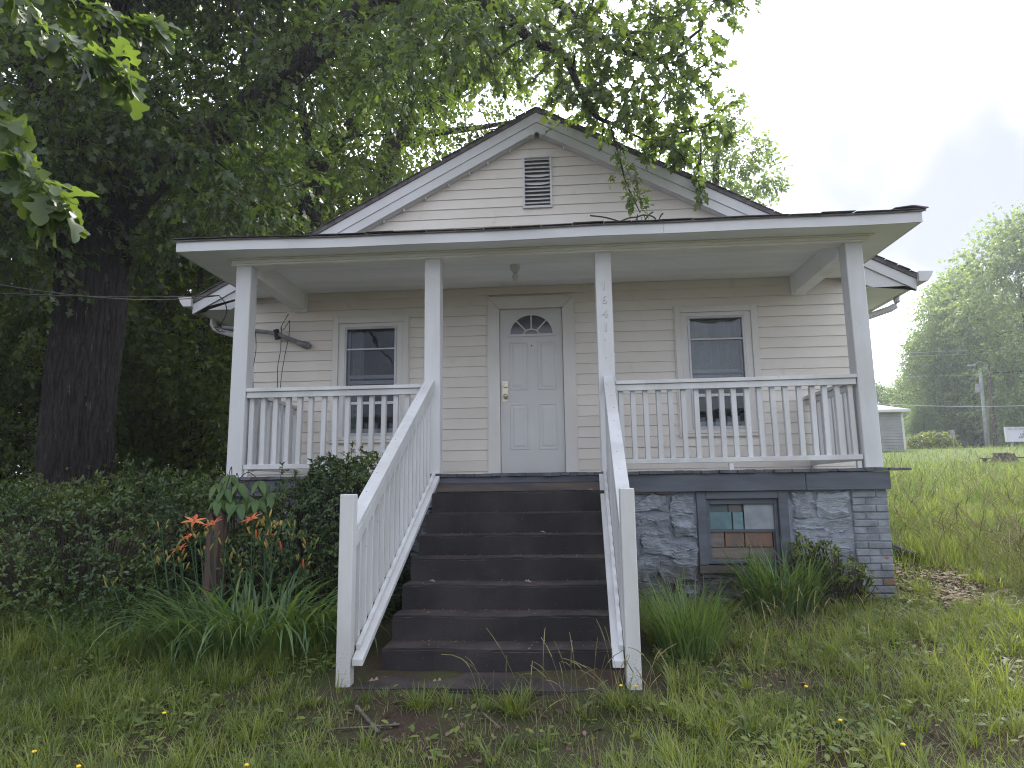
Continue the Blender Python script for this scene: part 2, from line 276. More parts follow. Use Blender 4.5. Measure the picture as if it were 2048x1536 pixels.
def G(x, y):
    x = np.asarray(x, float); y = np.asarray(y, float); z = np.full(np.broadcast(x, y).shape, _W[-1])
    for (a, b, _), w in zip(CP, _W[:-1]): z = z + w * np.sqrt((x - a) ** 2 + (y - b) ** 2 + 0.15)
    b = 0.018 * np.sin(x * 3.1 + np.sin(y * 2.3)) * np.sin(y * 2.7 + 1.3 * np.sin(x * 1.9)) + 0.008 * np.sin(x * 9.1 + y * 4) * np.sin(y * 8.3 - x * 3)
    return np.clip(z, -0.9, 4.2) + b
def Gf(x, y): return float(G(x, y))
def axis(lo, hi, dense_lo, dense_hi, step, grow=1.18):
    a = list(np.arange(dense_lo, dense_hi + 1e-6, step)); s = step
    while a[-1] < hi: s *= grow; a.append(a[-1] + s)
    s = step
    while a[0] > lo: s *= grow; a.insert(0, a[0] - s)
    return np.array(a)
gx = axis(-700, 700, -6, 7, 0.10); gy = axis(-300, 900, -4.5, 3, 0.10)
GX, GY = np.meshgrid(gx, gy); GZ = G(GX, GY); nx, ny = len(gx), len(gy)
ii = np.arange(nx * ny).reshape(ny, nx); gfaces = np.stack([ii[:-1, :-1], ii[:-1, 1:], ii[1:, 1:], ii[1:, :-1]], -1).reshape(-1, 4)
SOIL = M('soil_and_thatch', (0.060, 0.042, 0.032), (0.055, 0.062, 0.026), scale=1.6, rough=0.95, spec=0.1, bump=1.0, bscale=26, bdist=0.03, c3=(0.13, 0.10, 0.075), s3=30, lo3=0.60, hi3=0.70)
# far ground reads as mown grass
def ground_material():
    m = SOIL; t = m.node_tree; n = t.nodes; K = t.links.new; b = n['Principled BSDF']
    src = b.inputs['Base Color'].links[0].from_socket
    ge = n.new('ShaderNodeNewGeometry'); sp = n.new('ShaderNodeSeparateXYZ'); K(ge.outputs['Position'], sp.inputs[0])
    mr = n.new('ShaderNodeMapRange'); mr.inputs['From Min'].default_value = 1.5; mr.inputs['From Max'].default_value = 7; K(sp.outputs['Y'], mr.inputs['Value'])
    z = n.new('ShaderNodeTexNoise'); z.inputs['Scale'].default_value = 1.3; z.inputs['Detail'].default_value = 8; K(ge.outputs['Position'], z.inputs['Vector'])
    cr = n.new('ShaderNodeMix'); cr.data_type = 'RGBA'; cr.inputs['A'].default_value = (0.075, 0.115, 0.026, 1); cr.inputs['B'].default_value = (0.135, 0.150, 0.048, 1); K(z.outputs['Fac'], cr.inputs['Factor'])
    x = n.new('ShaderNodeMix'); x.data_type = 'RGBA'; K(mr.outputs[0], x.inputs['Factor']); K(src, x.inputs['A']); K(cr.outputs['Result'], x.inputs['B']); K(x.outputs['Result'], b.inputs['Base Color'])
ground_material()
ground = link(bpy.data.objects.new('ground', npmesh('ground', np.stack([GX, GY, GZ], -1).reshape(-1, 3), [gfaces], SOIL, smooth=True)))
tag(ground, 'uneven lawn ground rising behind the house', 'ground', kind='structure')
# ------------------------------------------------------------------ house
FZ = 1.30; WY = 1.53; PW = 0.162; PD = 0.157
HX0, HX1, HY1 = -3.93, 3.73, 10.2
house = thing('house', 'small white vinyl-sided gabled house with a front porch on a grey stone foundation', 'house', (-0.1, 1.53, 0.1))
# --- front wall core with openings
DX0, DX1, DZ0, DZ1 = -0.615, 0.164, 1.325, 3.35
WINS = [(-2.728, -1.758), (1.527, 2.506)]; WZ0, WZ1 = 1.754, 3.309
fw = MB(); ops = [(a + 0.11, b - 0.11, WZ0 + 0.05, WZ1 - 0.11) for a, b in WINS]; ops.insert(1, (DX0, DX1, FZ - 0.05, DZ1)); ops.sort()
xs = [HX0] + [q for o in ops for q in o[:2]] + [HX1]
for i in range(0, len(xs), 2): fw.box(xs[i], xs[i + 1], WY + 0.012, WY + 0.14, 1.05, 3.645)
for a, b, z0, z1 in ops:
    if z0 > 1.4: fw.box(a, b, WY + 0.012, WY + 0.14, 1.05, z0)
    fw.box(a, b, WY + 0.012, WY + 0.14, z1, 3.645)
RS = 0.5375; PKX, PKZ = -0.1, 5.96
def roofz(x): return PKZ - RS * abs(x - PKX)
fw.prism([(HX0, 3.645), (HX1, 3.645), (HX1, roofz(HX1) - .16), (PKX, PKZ - .16), (HX0, roofz(HX0) - .16)], WY + 0.012, WY + 0.14)
front_wall = fw.build('front_wall', V_SIDING, house)
# --- siding boards, each course its own piece, cut round the openings
def siding_board(x0, x1, z0, z1, parent, y=WY, axis='x'):
    m = MB(); j = random.uniform(-0.0015, 0.0015)
    yb, yt = y - 0.016 + j, y - 0.002 + j
    m.add([(x0, yb, z0), (x1, yb, z0), (x1, yt, z1), (x0, yt, z1), (x0, yb + 0.013, z0 - 0.004), (x1, yb + 0.013, z0 - 0.004)], [(0, 1, 2, 3), (4, 5, 1, 0)])
    return m.build('siding_board', V_SIDING, parent)
EXP = 0.129; z = 1.30 - 0.079; TR = [(WINS[0][0], WINS[0][1], WZ0, WZ1), (DX0 - .145, DX1 + .145, FZ - .1, DZ1 + .15), (WINS[1][0], WINS[1][1], WZ0, WZ1), (-0.293, 0.079, 4.665, 5.372)]
while z < PKZ - 0.3:
    zt = z + EXP; zm = (z + zt) / 2
    x0, x1 = HX0, HX1
    if zm > 3.3:
        h = (PKZ - 0.17 - zm) / RS; x0, x1 = max(HX0, PKX - h), min(HX1, PKX + h)
    z0c = max(z, 1.285)
    segs = [(x0, x1)]
    for a, b, c, d in TR:
        if c + 0.02 < zm < d - 0.02 or (c < zm < d):
            ns = []
            for s0, s1 in segs:
                if b <= s0 or a >= s1: ns.append((s0, s1)); continue
                if a > s0: ns.append((s0, a + 0.004))
                if b < s1: ns.append((b - 0.004, s1))
            segs = ns
    for s0, s1 in segs:
        if s1 - s0 > 1.9 and random.random() < .6:
            sj = random.uniform(s0 + .5, s1 - .5); siding_board(s0, sj, z0c, zt, front_wall); siding_board(sj - .004, s1, z0c, zt, front_wall, WY - .004)
        elif s1 - s0 > 0.03: siding_board(s0, s1, z0c, zt, front_wall)
    z = zt
# --- side and back walls
for nm, xa, xb in (('side_wall', HX0, HX0 + 0.14), ('side_wall', HX1 - 0.14, HX1)):
    sw = MB().box(xa, xb, WY + 0.142, HY1, 1.05, 3.5).build(nm, V_SIDING, house); zz = 1.22
    sx = -1 if xa < 0 else 1; xo = xa if sx < 0 else xb
    while zz < 3.4:
        m = MB(); m.add([(xo + sx * 0.016, WY, zz), (xo + sx * 0.016, HY1, zz), (xo + sx * 0.002, HY1, zz + EXP), (xo + sx * 0.002, WY, zz + EXP)], [(0, 1, 2, 3)]); m.build('siding_board', V_SIDING, sw); zz += EXP
    MB().box(xo - 0.05 if sx > 0 else xo - 0.02, xo + 0.02 if sx > 0 else xo + 0.05, WY - 0.02, WY + 0.06, 1.2, 3.44).build('corner_post', V_TRIM, house)
MB().box(HX0, HX1, HY1, HY1 + 0.14, 1.05, 3.5).build('back_wall', V_SIDING, house)
MB().box(HX0, HX1, 4.2, 4.3, 1.3, 3.6).build('inner_wall', V_ROOM, house)
MB().box(HX0 + .15, HX1 - .15, WY + .15, HY1, 1.28, 1.30).build('room_floor', V_ROOM, house)
MB().box(HX0 + .15, HX1 - .15, WY + .15, HY1, 3.60, 3.62).build('room_ceiling', V_ROOM, house)
# --- main gable roof
def roof_slab(sgn):
    m = MB(); ex = PKX + sgn * 4.44; t = 0.055
    a, b = (PKX, PKZ), (ex, PKZ - RS * 4.44)
    poly = [a, b, (b[0], b[1] - t), (a[0], a[1] - t)]
    if sgn > 0: poly = poly[::-1]
    m.prism(poly, 1.362, HY1 + 0.3); return m.build('roof_slope', V_SHINGLE, house)
for sgn in (-1, 1):
    rs = roof_slab(sgn)
    # a ragged row of shingle ends along the rake
    k = 0; s = 0.0; nrm = Vector((sgn * RS, 0, 1)).normalized(); dirv = Vector((sgn, 0, -RS)).normalized()
    while s < 5.0:
        ln = 0.155; p = Vector((PKX, 0, PKZ)) + dirv * s; q = p + dirv * (ln - 0.008)
        m = MB(); y0 = 1.345 + random.uniform(-0.008, 0.008)
        pts = []
        for c, lift in ((p, 0.004), (q, 0.009)):
            for yy in (y0, 2.2):
                for up in (0.0, 0.008): v = c + nrm * (lift + up - 0.004); pts.append((v.x, yy, v.z))
        m.add(pts, [(0, 1, 3, 2), (4, 6, 7, 5), (0, 4, 5, 1), (2, 3, 7, 6), (1, 5, 7, 3), (0, 2, 6, 4)]); m.build('shingle', V_SHINGLE, rs); s += ln; k += 1
    # rake boards
    def rake(o0, o1, y0, y1, s0, s1, nm):
        A = []
        for o, ss in ((o0, (s0, s1)), (o1, (s1, s0))):
            for sx in ss: A.append((PKX + sgn * sx, PKZ - RS * sx - o))
        if sgn > 0: A = A[::-1]
        m = MB().prism(A, y0, y1); return m.build(nm, V_TRIM, house)
    rake(0.058, 0.190, 1.378, 1.41, 0.0, 4.43, 'rake_board')
    rake(0.193, 0.315, 1.390, 1.425, 0.0, 3.66, 'rake_frieze')
    rake(0.315, 0.352, 1.392, 1.45, 2.62, 3.66, 'rake_trim')
    rake(0.300, 0.318, 1.431, WY - 0.003, 0.06, 3.9, 'rake_soffit')
    for kk in range(9):
        sx = 0.35 + kk * 0.27 + random.uniform(-.03, .03)
        if sgn > 0 and kk % 3: continue
        MB().box(PKX + sgn * sx - 0.008, PKX + sgn * sx + 0.008, 1.46, 1.50, PKZ - RS * sx - 0.345, PKZ - RS * sx - 0.32).build('soffit_tab', V_SOFFIT, house)
    # boxed eave return, eave fascia and soffit
    if sgn > 0: poly = [(3.40, 3.66), (3.845, 3.437), (4.33, 3.447), (4.335, roofz(4.335) - 0.192), (3.40, roofz(3.40) - 0.192)]
    else: poly = [(-4.52, 3.447), (-4.04, 3.437), (-3.60, 3.66), (-3.60, roofz(-3.60) - 0.195), (-4.525, roofz(-4.525) - 0.195)]
    MB().prism(poly, 1.398, 1.43).build('eave_return', V_TRIM, house)
    ex = 4.33 if sgn > 0 else -4.52
    MB().box(min(ex, ex - sgn * .02), max(ex, ex - sgn * .02), 1.431, HY1 + .25, 3.447, 3.60).build('eave_fascia', V_TRIM, house)
    MB().box(min(ex - sgn * .021, HX1 + .003 if sgn > 0 else HX0 - .003), max(ex - sgn * .021, HX1 + .003 if sgn > 0 else HX0 - .003), 1.432, HY1 + .25, 3.449, 3.462).build('eave_soffit', V_SOFFIT, house)
    # K-style gutter and downspout
    g0 = ex + sgn * 0.004; prof = [(a * 1.3, b_ * 1.15) for a, b_ in ((0, 0.10), (0, 0), (0.075, 0), (0.11, 0.05), (0.125, 0.10), (0.118, 0.10), (0.10, 0.052), (0.07, 0.008), (0.008, 0.008), (0.008, 0.10))]
    pl = [(g0 + sgn * a, 3.475 + b) for a, b in prof]
    if sgn < 0: pl = pl[::-1]
    gut = MB().prism(pl[::-1], 1.33, HY1 + .2).build('gutter', V_TRIM, house)
    MB().prism([(g0, 3.475), (g0 + sgn * .098, 3.475), (g0 + sgn * .143, 3.533), (g0 + sgn * .168, 3.592), (g0, 3.597)][::sgn], 1.318, 1.329).build('end_cap', V_TRIM, gut)
    yd = 1.95; cx = HX1 + 0.06 if sgn > 0 else HX0 - 0.06; gxm = g0 + sgn * 0.045
    pth = [(gxm, yd, 3.48), (gxm, yd, 3.40), (gxm - sgn * .03, yd, 3.345), (gxm - sgn * .09, yd, 3.31), (cx + sgn * .13, yd, 3.19), (cx + sgn * .05, yd, 3.15), (cx, yd, 3.09), (cx, yd, 3.0), (cx, yd, 0.62)]
    MB().tube(pth, 0.042, 10).build('downspout', V_TRIM, house, smooth=True)
MB().prism([(-0.19, 5.66), (-0.13, 5.66), (-0.13, 5.60), (-0.19, 5.60)][::-1], 1.385, 1.50).build('peak_block', V_TRIM, house)
MB().prism([(-0.07, 5.66), (-0.02, 5.66), (-0.02, 5.60), (-0.07, 5.60)][::-1], 1.385, 1.50).build('peak_block', V_TRIM, house)
# --- gable vent
GV = (-0.293, 0.079, 4.665, 5.372)
vent = MB().box(GV[0], GV[0] + .025, WY - .04, WY + .01, GV[2], GV[3]).box(GV[1] - .025, GV[1], WY - .04, WY + .01, GV[2], GV[3]).box(GV[0] + .026, GV[1] - .026, WY - .04, WY + .01, GV[2], GV[2] + .028).box(GV[0] + .026, GV[1] - .026, WY - .04, WY + .01, GV[3] - .025, GV[3]).build('gable_vent', V_TRIM, house)
MB().box(GV[0] + .02, GV[1] - .02, WY + 0.0105, WY + .0115, GV[2] + .02, GV[3] - .02).build('vent_backing', V_ROOM, vent)
for k in range(12):
    zc = GV[2] + 0.055 + k * 0.0535; m = MB(); sag = 0.018 if k in (5, 7) else random.uniform(-.002, .003); n = 6; vsx = []
    for i in range(n + 1):
        t = i / n; xx = GV[0] + .026 + t * (GV[1] - GV[0] - .052); dz = -sag * 4 * t * (1 - t)
        vsx += [(xx, WY - .032, zc + dz), (xx, WY + .005, zc + .04 + dz * .3), (xx, WY - .030, zc + .006 + dz)]
    fs = []
    for i in range(n): a = i * 3; fs += [(a, a + 3, a + 4, a + 1), (a + 2, a + 1, a + 4, a + 5), (a, a + 2, a + 5, a + 3)]
    m.add(vsx, fs); m.build('louver', V_TRIM, vent)
# --- windows
def frame4(m, x0, x1, z0, z1, wl, wt, y0, y1, wb=None):
    wb = wt if wb is None else wb
    m.box(x0, x0 + wl, y0, y1, z0, z1); m.box(x1 - wl, x1, y0, y1, z0, z1)
    m.box(x0 + wl + .0005, x1 - wl - .0005, y0 + .001, y1, z1 - wt, z1); m.box(x0 + wl + .0005, x1 - wl - .0005, y0 + .001, y1, z0, z0 + wb); return m
for wi, (a, b) in enumerate(WINS):
    win = frame4(MB(), a, b, WZ0, WZ1, 0.072, 0.078, WY - 0.042, WY + .02, 0.03).build('window', V_CASING, house, bevel=0.003)
    frame4(MB(), a - 0.012, b + 0.012, WZ0 - .01, WZ1 + 0.012, 0.011, 0.011, WY - 0.03, WY + .012).build('siding_channel', V_SIDING, win)
    frame4(MB(), a + 0.074, b - 0.074, WZ0 + .032, WZ1 - 0.080, 0.078, 0.045, WY - 0.028, WY + .08, 0.02).build('inner_casing', V_CASING, win, bevel=0.002)
    x0, x1, z0, z1 = a + 0.153, b - 0.153, WZ0 + 0.053, WZ1 - 0.126
    frame4(MB(), x0, x1, z0, z1, 0.026, 0.03, WY - 0.034, WY + .03).build('storm_frame', V_ALU, win)
    MB().box(x0 + .027, x1 - .027, WY - .030, WY - .008, 2.885, 2.903).build('storm_bar', V_TRIM, win)
    MB().box(x0 + .027, x1 - .027, WY - .026, WY + .01, 2.195, 2.228).build('storm_rail', V_TRIM, win)
    MB().box(x0 + .027, x1 - .027, WY - .004, WY - .001, z0 + .03, 2.194).build('pane', V_GLASS, win)
    MB().box(x0 + .027, x1 - .027, WY - .002, WY + .001, 2.229, 2.884).build('pane', V_GLASS, win)
    MB().box(x0 + .027, x1 - .027, WY - .004, WY - .001, 2.904, z1 - .031).build('pane', V_GLASS, win)
    zr = 2.50 if wi == 0 else 2.46
    MB().box(x0 + .02, x1 - .02, WY + .050, WY + .075, zr + .03, zr + .075).build('sash_rail', V_TRIM, win)
    MB().box(x0 + .02, x1 - .02, WY + .050, WY + .075, zr - .04, zr + .005).build('sash_rail', V_TRIM, win)
    MB().box(x0 + .02, x1 - .02, WY + .050, WY + .075, z0 + .02, z0 + .09).build('sash_rail', V_TRIM, win)
    for s0 in (x0 + .02, x1 - .045): MB().box(s0, s0 + .025, WY + .052, WY + .074, z0 + .03, z1 - .02).build('sash_stile', V_TRIM, win)
    MB().box(a - 0.01, b + 0.01, WY - .05, WY - .002, WZ0 - 0.035, WZ0 - .011).build('sill', V_CASING, win)
    if wi:
        MB().box(x0 + .03, x1 - .03, WY + .10, WY + .104, 2.44, z1 - .02).build('reflection_panel', V_CURTAIN, win)  # flat grey panel added behind the glass for a hazy reflected tone
    else:
        m = MB(); n = 14; vv = []
        for i in range(n + 1):
            t = i / n; xx = x0 + .03 + .17 * t; yy = WY + .16 + .018 * math.sin(i * 2.1); vv += [(xx, yy, z0), (xx, yy, z1)]
        m.add(vv, [(2 * i, 2 * i + 2, 2 * i + 3, 2 * i + 1) for i in range(n)]); m.build('curtain', V_CURTAIN, win)
# --- door
DC = (DX0 + DX1) / 2
door = MB().box(DX0 + .004, DX1 - .004, WY + .005, WY + .05, DZ0, DZ1 - .004).build('door', V_DOOR, house)
cas = MB()
cas.prism([(DX0 - .145, FZ), (DX0 - .002, FZ), (DX0 - .002, DZ1 + .002), (DX0 - .145, DZ1 + .148)], WY - .035, WY + .02)
cas.prism([(DX1 + .002, FZ), (DX1 + .145, FZ), (DX1 + .145, DZ1 + .148), (DX1 + .002, DZ1 + .002)], WY - .035, WY + .02)
cas.prism([(DX0 - .144, DZ1 + .150), (DX0 - .001, DZ1 + .004), (DX1 + .001, DZ1 + .004), (DX1 + .144, DZ1 + .150)], WY - .036, WY + .02)
cas.build('door_casing', V_CASING, door, bevel=0.002)
m = MB(); m.box(DX0 - .158, DX0 - .146, WY - .03, WY + .01, FZ, DZ1 + .162).box(DX1 + .146, DX1 + .158, WY - .03, WY + .01, FZ, DZ1 + .162).box(DX0 - .1455, DX1 + .1455, WY - .031, WY + .01, DZ1 + .1505, DZ1 + .162); m.build('siding_channel', V_SIDING, door)
MB().box(DX0 - .03, DX1 + .03, WY - .06, WY + .05, FZ + .001, FZ + .022).build('threshold', V_RISERWOOD, door)
def raised_panel(x0, x1, z0, z1):
    m = MB(); y = WY + .005
    def ring(i, yy): return [(x0 + i, yy, z0 + i), (x1 - i, yy, z0 + i), (x1 - i, yy, z1 - i), (x0 + i, yy, z1 - i)]
    rs_ = [ring(0, y - .0005), ring(.006, y - .007), ring(.014, y - .007), ring(.024, y - .001), ring(.034, y - .001), ring(.058, y - .008)]
    vs_ = [q for r in rs_ for q in r]; fs = [(j * 4 + k, j * 4 + (k + 1) % 4, (j + 1) * 4 + (k + 1) % 4, (j + 1) * 4 + k) for j in range(5) for k in range(4)] + [(20, 21, 22, 23)]
    m.add(vs_, fs); m.build('panel', V_DOOR, door)
for x0, x1 in ((-.497, -.269), (-.149, .079)): raised_panel(x0, x1, 2.33, 2.935); raised_panel(x0, x1, 1.60, 2.165)
FC, FB = DC + .005, 3.03
def arc(rx, rz, n=20, a0=0, a1=math.pi): return [(FC + rx * math.cos(a0 + (a1 - a0) * i / n), FB + rz * math.sin(a0 + (a1 - a0) * i / n)) for i in range(n + 1)]
def arcband(m, r0, r1, y0, y1, n=20):
    A = arc(*r0, n); B = arc(*r1, n)
    vs_ = [(x, y0, z) for x, z in A] + [(x, y0, z) for x, z in B] + [(x, y1, z) for x, z in A] + [(x, y1, z) for x, z in B]; k = n + 1; fs = []
    for i in range(n): fs += [(i, i + 1, k + i + 1, k + i), (i, 2 * k + i, 2 * k + i + 1, i + 1), (k + i, k + i + 1, 3 * k + i + 1, 3 * k + i)]
    return m.add(vs_, fs)
fan = arcband(MB(), (.262, .238), (.292, .268), WY - .012, WY + .004); fan.box(FC - .292, FC + .292, WY - .012, WY + .004, FB - .03, FB - .0005); fl = fan.build('fanlight', V_DOOR, door)
MB().add([(x, WY + .0035, z) for x, z in arc(.263, .239)], [tuple(range(21))]).build('pane', V_DARKGLASS, door)
m = MB(); arcband(m, (.083, .05), (.1, .066), WY - .009, WY + .003, 12)
for ang in (45, 90, 135):
    a = math.radians(ang); m.bar((FC + .092 * math.cos(a), WY - .004, FB + .058 * math.sin(a)), (FC + .262 * math.cos(a), WY - .004, FB + .238 * math.sin(a)), 0.016, 0.009, up=(0, 1, 0))
m.build('muntin', V_DOOR, door)
MB().tube([(DC + .004, WY + .006, 2.88), (DC + .004, WY - .002, 2.88)], .009, 10).build('peephole', V_BLACKPLASTIC, door)
hd = MB().box(-.592, -.517, WY - .002, WY + .006, 2.19, 2.45).build('lock_plate', V_METAL, door, bevel=.002)
MB().tube([(-.55, WY + .0, 2.39), (-.55, WY - .018, 2.39), (-.55, WY - .02, 2.39)], [.03, .03, .022], 14).build('deadbolt', V_METAL, door, smooth=False)
m = MB().tube([(-.548, WY, 2.252), (-.548, WY - .035, 2.252)], .014, 12); m.ball((-.548, WY - .052, 2.252), .029, .024, .029, 14, 8); m.build('knob', V_METAL, door, smooth=True)
# --- porch floor planks, skirt, front beam, side beams, ceiling, soffit
FLOORTOP = M('bounce_floor_top', (0.44, 0.44, 0.43), (0.36, 0.36, 0.35), scale=5, rough=0.6)  # unseen plank tops, made pale to bounce light onto ceiling and wall
x = -3.30
while x < 3.16:
    w = 0.083; o = MB().box(x, x + w - .003, -.055 + random.uniform(-.016, .012), WY - .002, FZ - .032 + random.uniform(-.003, .003), FZ - .002 + random.uniform(-.003, .002)); o = o.build('floor_plank', V_FLOOREDGE, house); o.data.materials.append(FLOORTOP); x += w
    for pg in o.data.polygons: pg.material_index = 1 if pg.normal.z > .9 else 0
MB().box(3.13, 3.32, -.075, -.02, FZ - .03, FZ - .006).build('floor_plank', V_FLOOREDGE, house)
for a, b in ((-3.27, -2.0), (-1.997, -1.1), (.46, 2.38), (2.386, 3.145)): MB().box(a, b, -.032 + random.uniform(-.004, .004), .05, 1.105 + random.uniform(-.006, .006), FZ - .036).build('skirt_board', V_SKIRT, house, bevel=.003)
MB().box(-1.15, .46, -.03, .05, 1.128, 1.205).build('riser_board', V_RISERWOOD, house)
MB().box(-1.15, .46, -.036, .05, 1.207, FZ - .036).build('riser_board', V_SKIRT, house)
PX = [-3.2518, -1.2414, .4996, 2.9496]; PZ1 = 3.502
MB().box(-3.26, 3.12, .01, .15, PZ1, 3.60).build('porch_beam', V_BEAM, house)
MB().box(-3.30, 3.19, -.018, .009, 3.525, 3.556).box(-3.335, 3.225, -.045, .009, 3.557, 3.5685).box(-3.31, 3.18, -.004, .009, PZ1 + .004, 3.524).build('beam_moulding', V_BEAM, house)
for a, b, e in ((-3.245, -3.09, -1), (2.9414, 3.10, 1)):
    MB().box(a, b, PD + .003, WY - .02, 3.418, 3.644).build('side_beam', V_SOFFIT if e > 0 else V_BEAM, house, bevel=.004)
    MB().box(a - .012 if e > 0 else a, b if e > 0 else b + .012, WY - .075, WY - .018, 3.40, 3.643).build('beam_end_box', V_SOFFIT, house)
CEIL = M('porch_ceiling_board', (0.84, 0.845, 0.86), (0.77, 0.775, 0.78), scale=1.4, stretch=(0.5, 2, 1), rough=0.55, bump=0.15, bscale=20, bdist=0.003, objvar=0.03, c3=(0.4, 0.36, 0.32), s3=4, lo3=0.7, hi3=0.8)
y = 0.151
while y < WY - .02:
    MB().box(-3.2, 3.06, y, min(y + .0795, WY - .016), 3.645 + random.uniform(-.001, .001), 3.66).build('ceiling_board', CEIL, house); y += .0825
FX0, FX1, FY, FZB, FZT = -3.742, 3.540, -.30, 3.570, 3.675
proof = MB()
for (a, b, c, d) in ((FX0 + .02, FX1 - .02, FY + .02, -.046), (FX0 + .02, -3.256, -.0455, WY - .14), (3.116, FX1 - .02, -.0455, WY - .14)): proof.box(a, b, c, d, FZB + .001, FZB + .012)
proof.build('porch_soffit', V_SOFFIT, house)
def wav(x): return 0.005 * math.sin(x * 1.3 + 0.5) + 0.003 * math.sin(x * 3.7) - 0.016 * max(0, 1 - (x / 3.6) ** 2)
n = 36; joints = [FX0, -2.55, 1.15, FX1]
for j in range(3):
    a, b = joints[j], joints[j + 1] - .002; m = MB(); vs_ = []; k = 12
    for i in range(k + 1):
        xx = a + (b - a) * i / k; w_ = wav(xx)
        vs_ += [(xx, FY, FZB + w_), (xx, FY, FZT + w_), (xx, FY + .02, FZT + w_), (xx, FY + .02, FZB + w_)]
    fs = [(4 * i + q, 4 * i + 4 + q, 4 * i + 4 + (q + 1) % 4, 4 * i + (q + 1) % 4) for i in range(k) for q in range(4)] + [(0, 1, 2, 3), (4 * k + 3, 4 * k + 2, 4 * k + 1, 4 * k)]
    m.add(vs_, fs); m.build('porch_fascia', V_TRIM, house)
for xx in (FX0, FX1 - .02): MB().box(xx, xx + .02, FY + .021, WY - .14, FZB, FZT).build('porch_fascia', V_TRIM, house)
# porch roof deck and shingle courses
SL = 0.215
def proofz(y): return FZT + .012 + (y - FY) * SL
deck = MB(); vs_ = []; k = 40
for i in range(k + 1):
    xx = FX0 - .03 + (FX1 - FX0 + .06) * i / k; w_ = wav(xx)
    for yy in (FY - .02, 0.6, WY - .012): vs_ += [(xx, yy, proofz(yy) + w_ * (1 if yy < 0 else .4) - .012), (xx, yy, proofz(yy) + w_ * (1 if yy < 0 else .4))]
fs = []
for i in range(k):
    a, b = 6 * i, 6 * i + 6
    for q in (0, 2): fs += [(a + q + 1, a + q + 3, b + q + 3, b + q + 1), (a + q, b + q, b + q + 2, a + q + 2)]
    fs += [(a, a + 1, b + 1, b), (a + 4, b + 4, b + 5, a + 5)]
fs += [(0, 2, 3, 1), (2, 4, 5, 3), (6 * k, 6 * k + 1, 6 * k + 3, 6 * k + 2), (6 * k + 2, 6 * k + 3, 6 * k + 5, 6 * k + 4)]
deck.add(vs_, fs); deck = deck.build('porch_roof', V_SHINGLE, house)
for row in range(3):
    x = FX0 - .035 - (row % 2) * .11; y0 = FY - .038 + row * .15
    while x < FX1 + .0:
        w = .29 + random.uniform(-.03, .03); xe = min(x + w - .006, FX1 + .045); x0 = max(x, FX0 - .045); lf = .004 + row * .004; wv0, wv1 = wav(x0), wav(xe); c = random.uniform(-.004, .010) if random.random() < .5 else 0
        m = MB(); yb = y0 + random.uniform(-.012, .006); pts = []
        for yy, ee in ((yb, c + .003), (y0 + .30, 0)):
            for xx, wv in ((x0, wv0), (xe, wv1)):
                for up in (0, .005): pts.append((xx, yy, proofz(yy) + wv * (1 if row == 0 else .8) + lf + up + ee + .003 ))
        m.add(pts, [(0, 2, 3, 1), (4, 5, 7, 6), (0, 1, 5, 4), (2, 6, 7, 3), (1, 3, 7, 5), (0, 4, 6, 2)]); m.build('shingle', V_SHINGLE, deck); x += w
for kq in range(10):     # hip caps lifting at the right end of the porch roof
    y0 = FY - .03 + kq * .17; zc = proofz(y0) + .02 + wav(FX1) * .6
    m = MB(); pts = []
    for yy, l in ((y0, .020), (y0 + .22, .004)):
        for xx, dz in ((FX1 - .24, .000), (FX1 - .09, .018), (FX1 + .05, -.010)):
            for up in (0, .008): pts.append((xx + random.uniform(-.012, .012), yy, proofz(yy) + dz + l * .6 + up + .006))
    m.add(pts, [(0, 2, 3, 1), (2, 4, 5, 3), (6, 7, 9, 8), (8, 9, 11, 10), (1, 3, 9, 7), (3, 5, 11, 9), (0, 6, 8, 2), (2, 8, 10, 4), (0, 1, 7, 6), (4, 10, 11, 5)]); m.build('shingle', V_SHINGLE, deck)
# --- posts
PZ0 = [1.285, FZ + .001, FZ + .001, FZ + .001]
for i, px in enumerate(PX):
    mt = V_WHITE
    po = MB().box(px, px + PW, .0 if i in (0, 3) else .001, PD, PZ0[i], PZ1 - .001).build('porch_post', mt, house, bevel=.006)
    if i == 2: num_post = po
# house number, painted over, running down the post
def text_mesh(s, size, mat, depth=0.003, resolution=3):
    cu = bpy.data.curves.new('t', 'FONT'); cu.body = s; cu.size = size; cu.extrude = depth; cu.resolution_u = resolution; cu.align_x = 'CENTER'
    o = bpy.data.objects.new('t', cu); COL.objects.link(o); dg = bpy.context.evaluated_depsgraph_get(); dg.update()
    me = bpy.data.meshes.new_from_object(o.evaluated_get(dg)); bpy.data.objects.remove(o); me.materials.clear(); me.materials.append(mat); return me
for k, ch in enumerate('1641'):
    c = at(1207 + k * 1.3, 571 + k * 27.5, 0.0)
    part('house_numeral', text_mesh(ch, .125, V_NUM, .0035), num_post, (c[0], -.0022, c[2] - .045), (math.radians(90), 0, 0))
    part('numeral_shadow', text_mesh(ch, .125, V_NUMEDGE, .0006), num_post, (c[0] + .004, -.0006, c[2] - .049), (math.radians(90), 0, 0))  # thin dark offset copy paints in the numeral's shadow outline
for k in range(2): MB().tube([(at(1210 + 2 * k, 680 + 36 * k, 0)[0], .0, at(1210 + 2 * k, 680 + 36 * k, 0)[2]), (at(1210 + 2 * k, 680 + 36 * k, 0)[0], -.003, at(1210 + 2 * k, 680 + 36 * k, 0)[2])], .006, 8).build('nail_head', V_NUMEDGE, num_post)
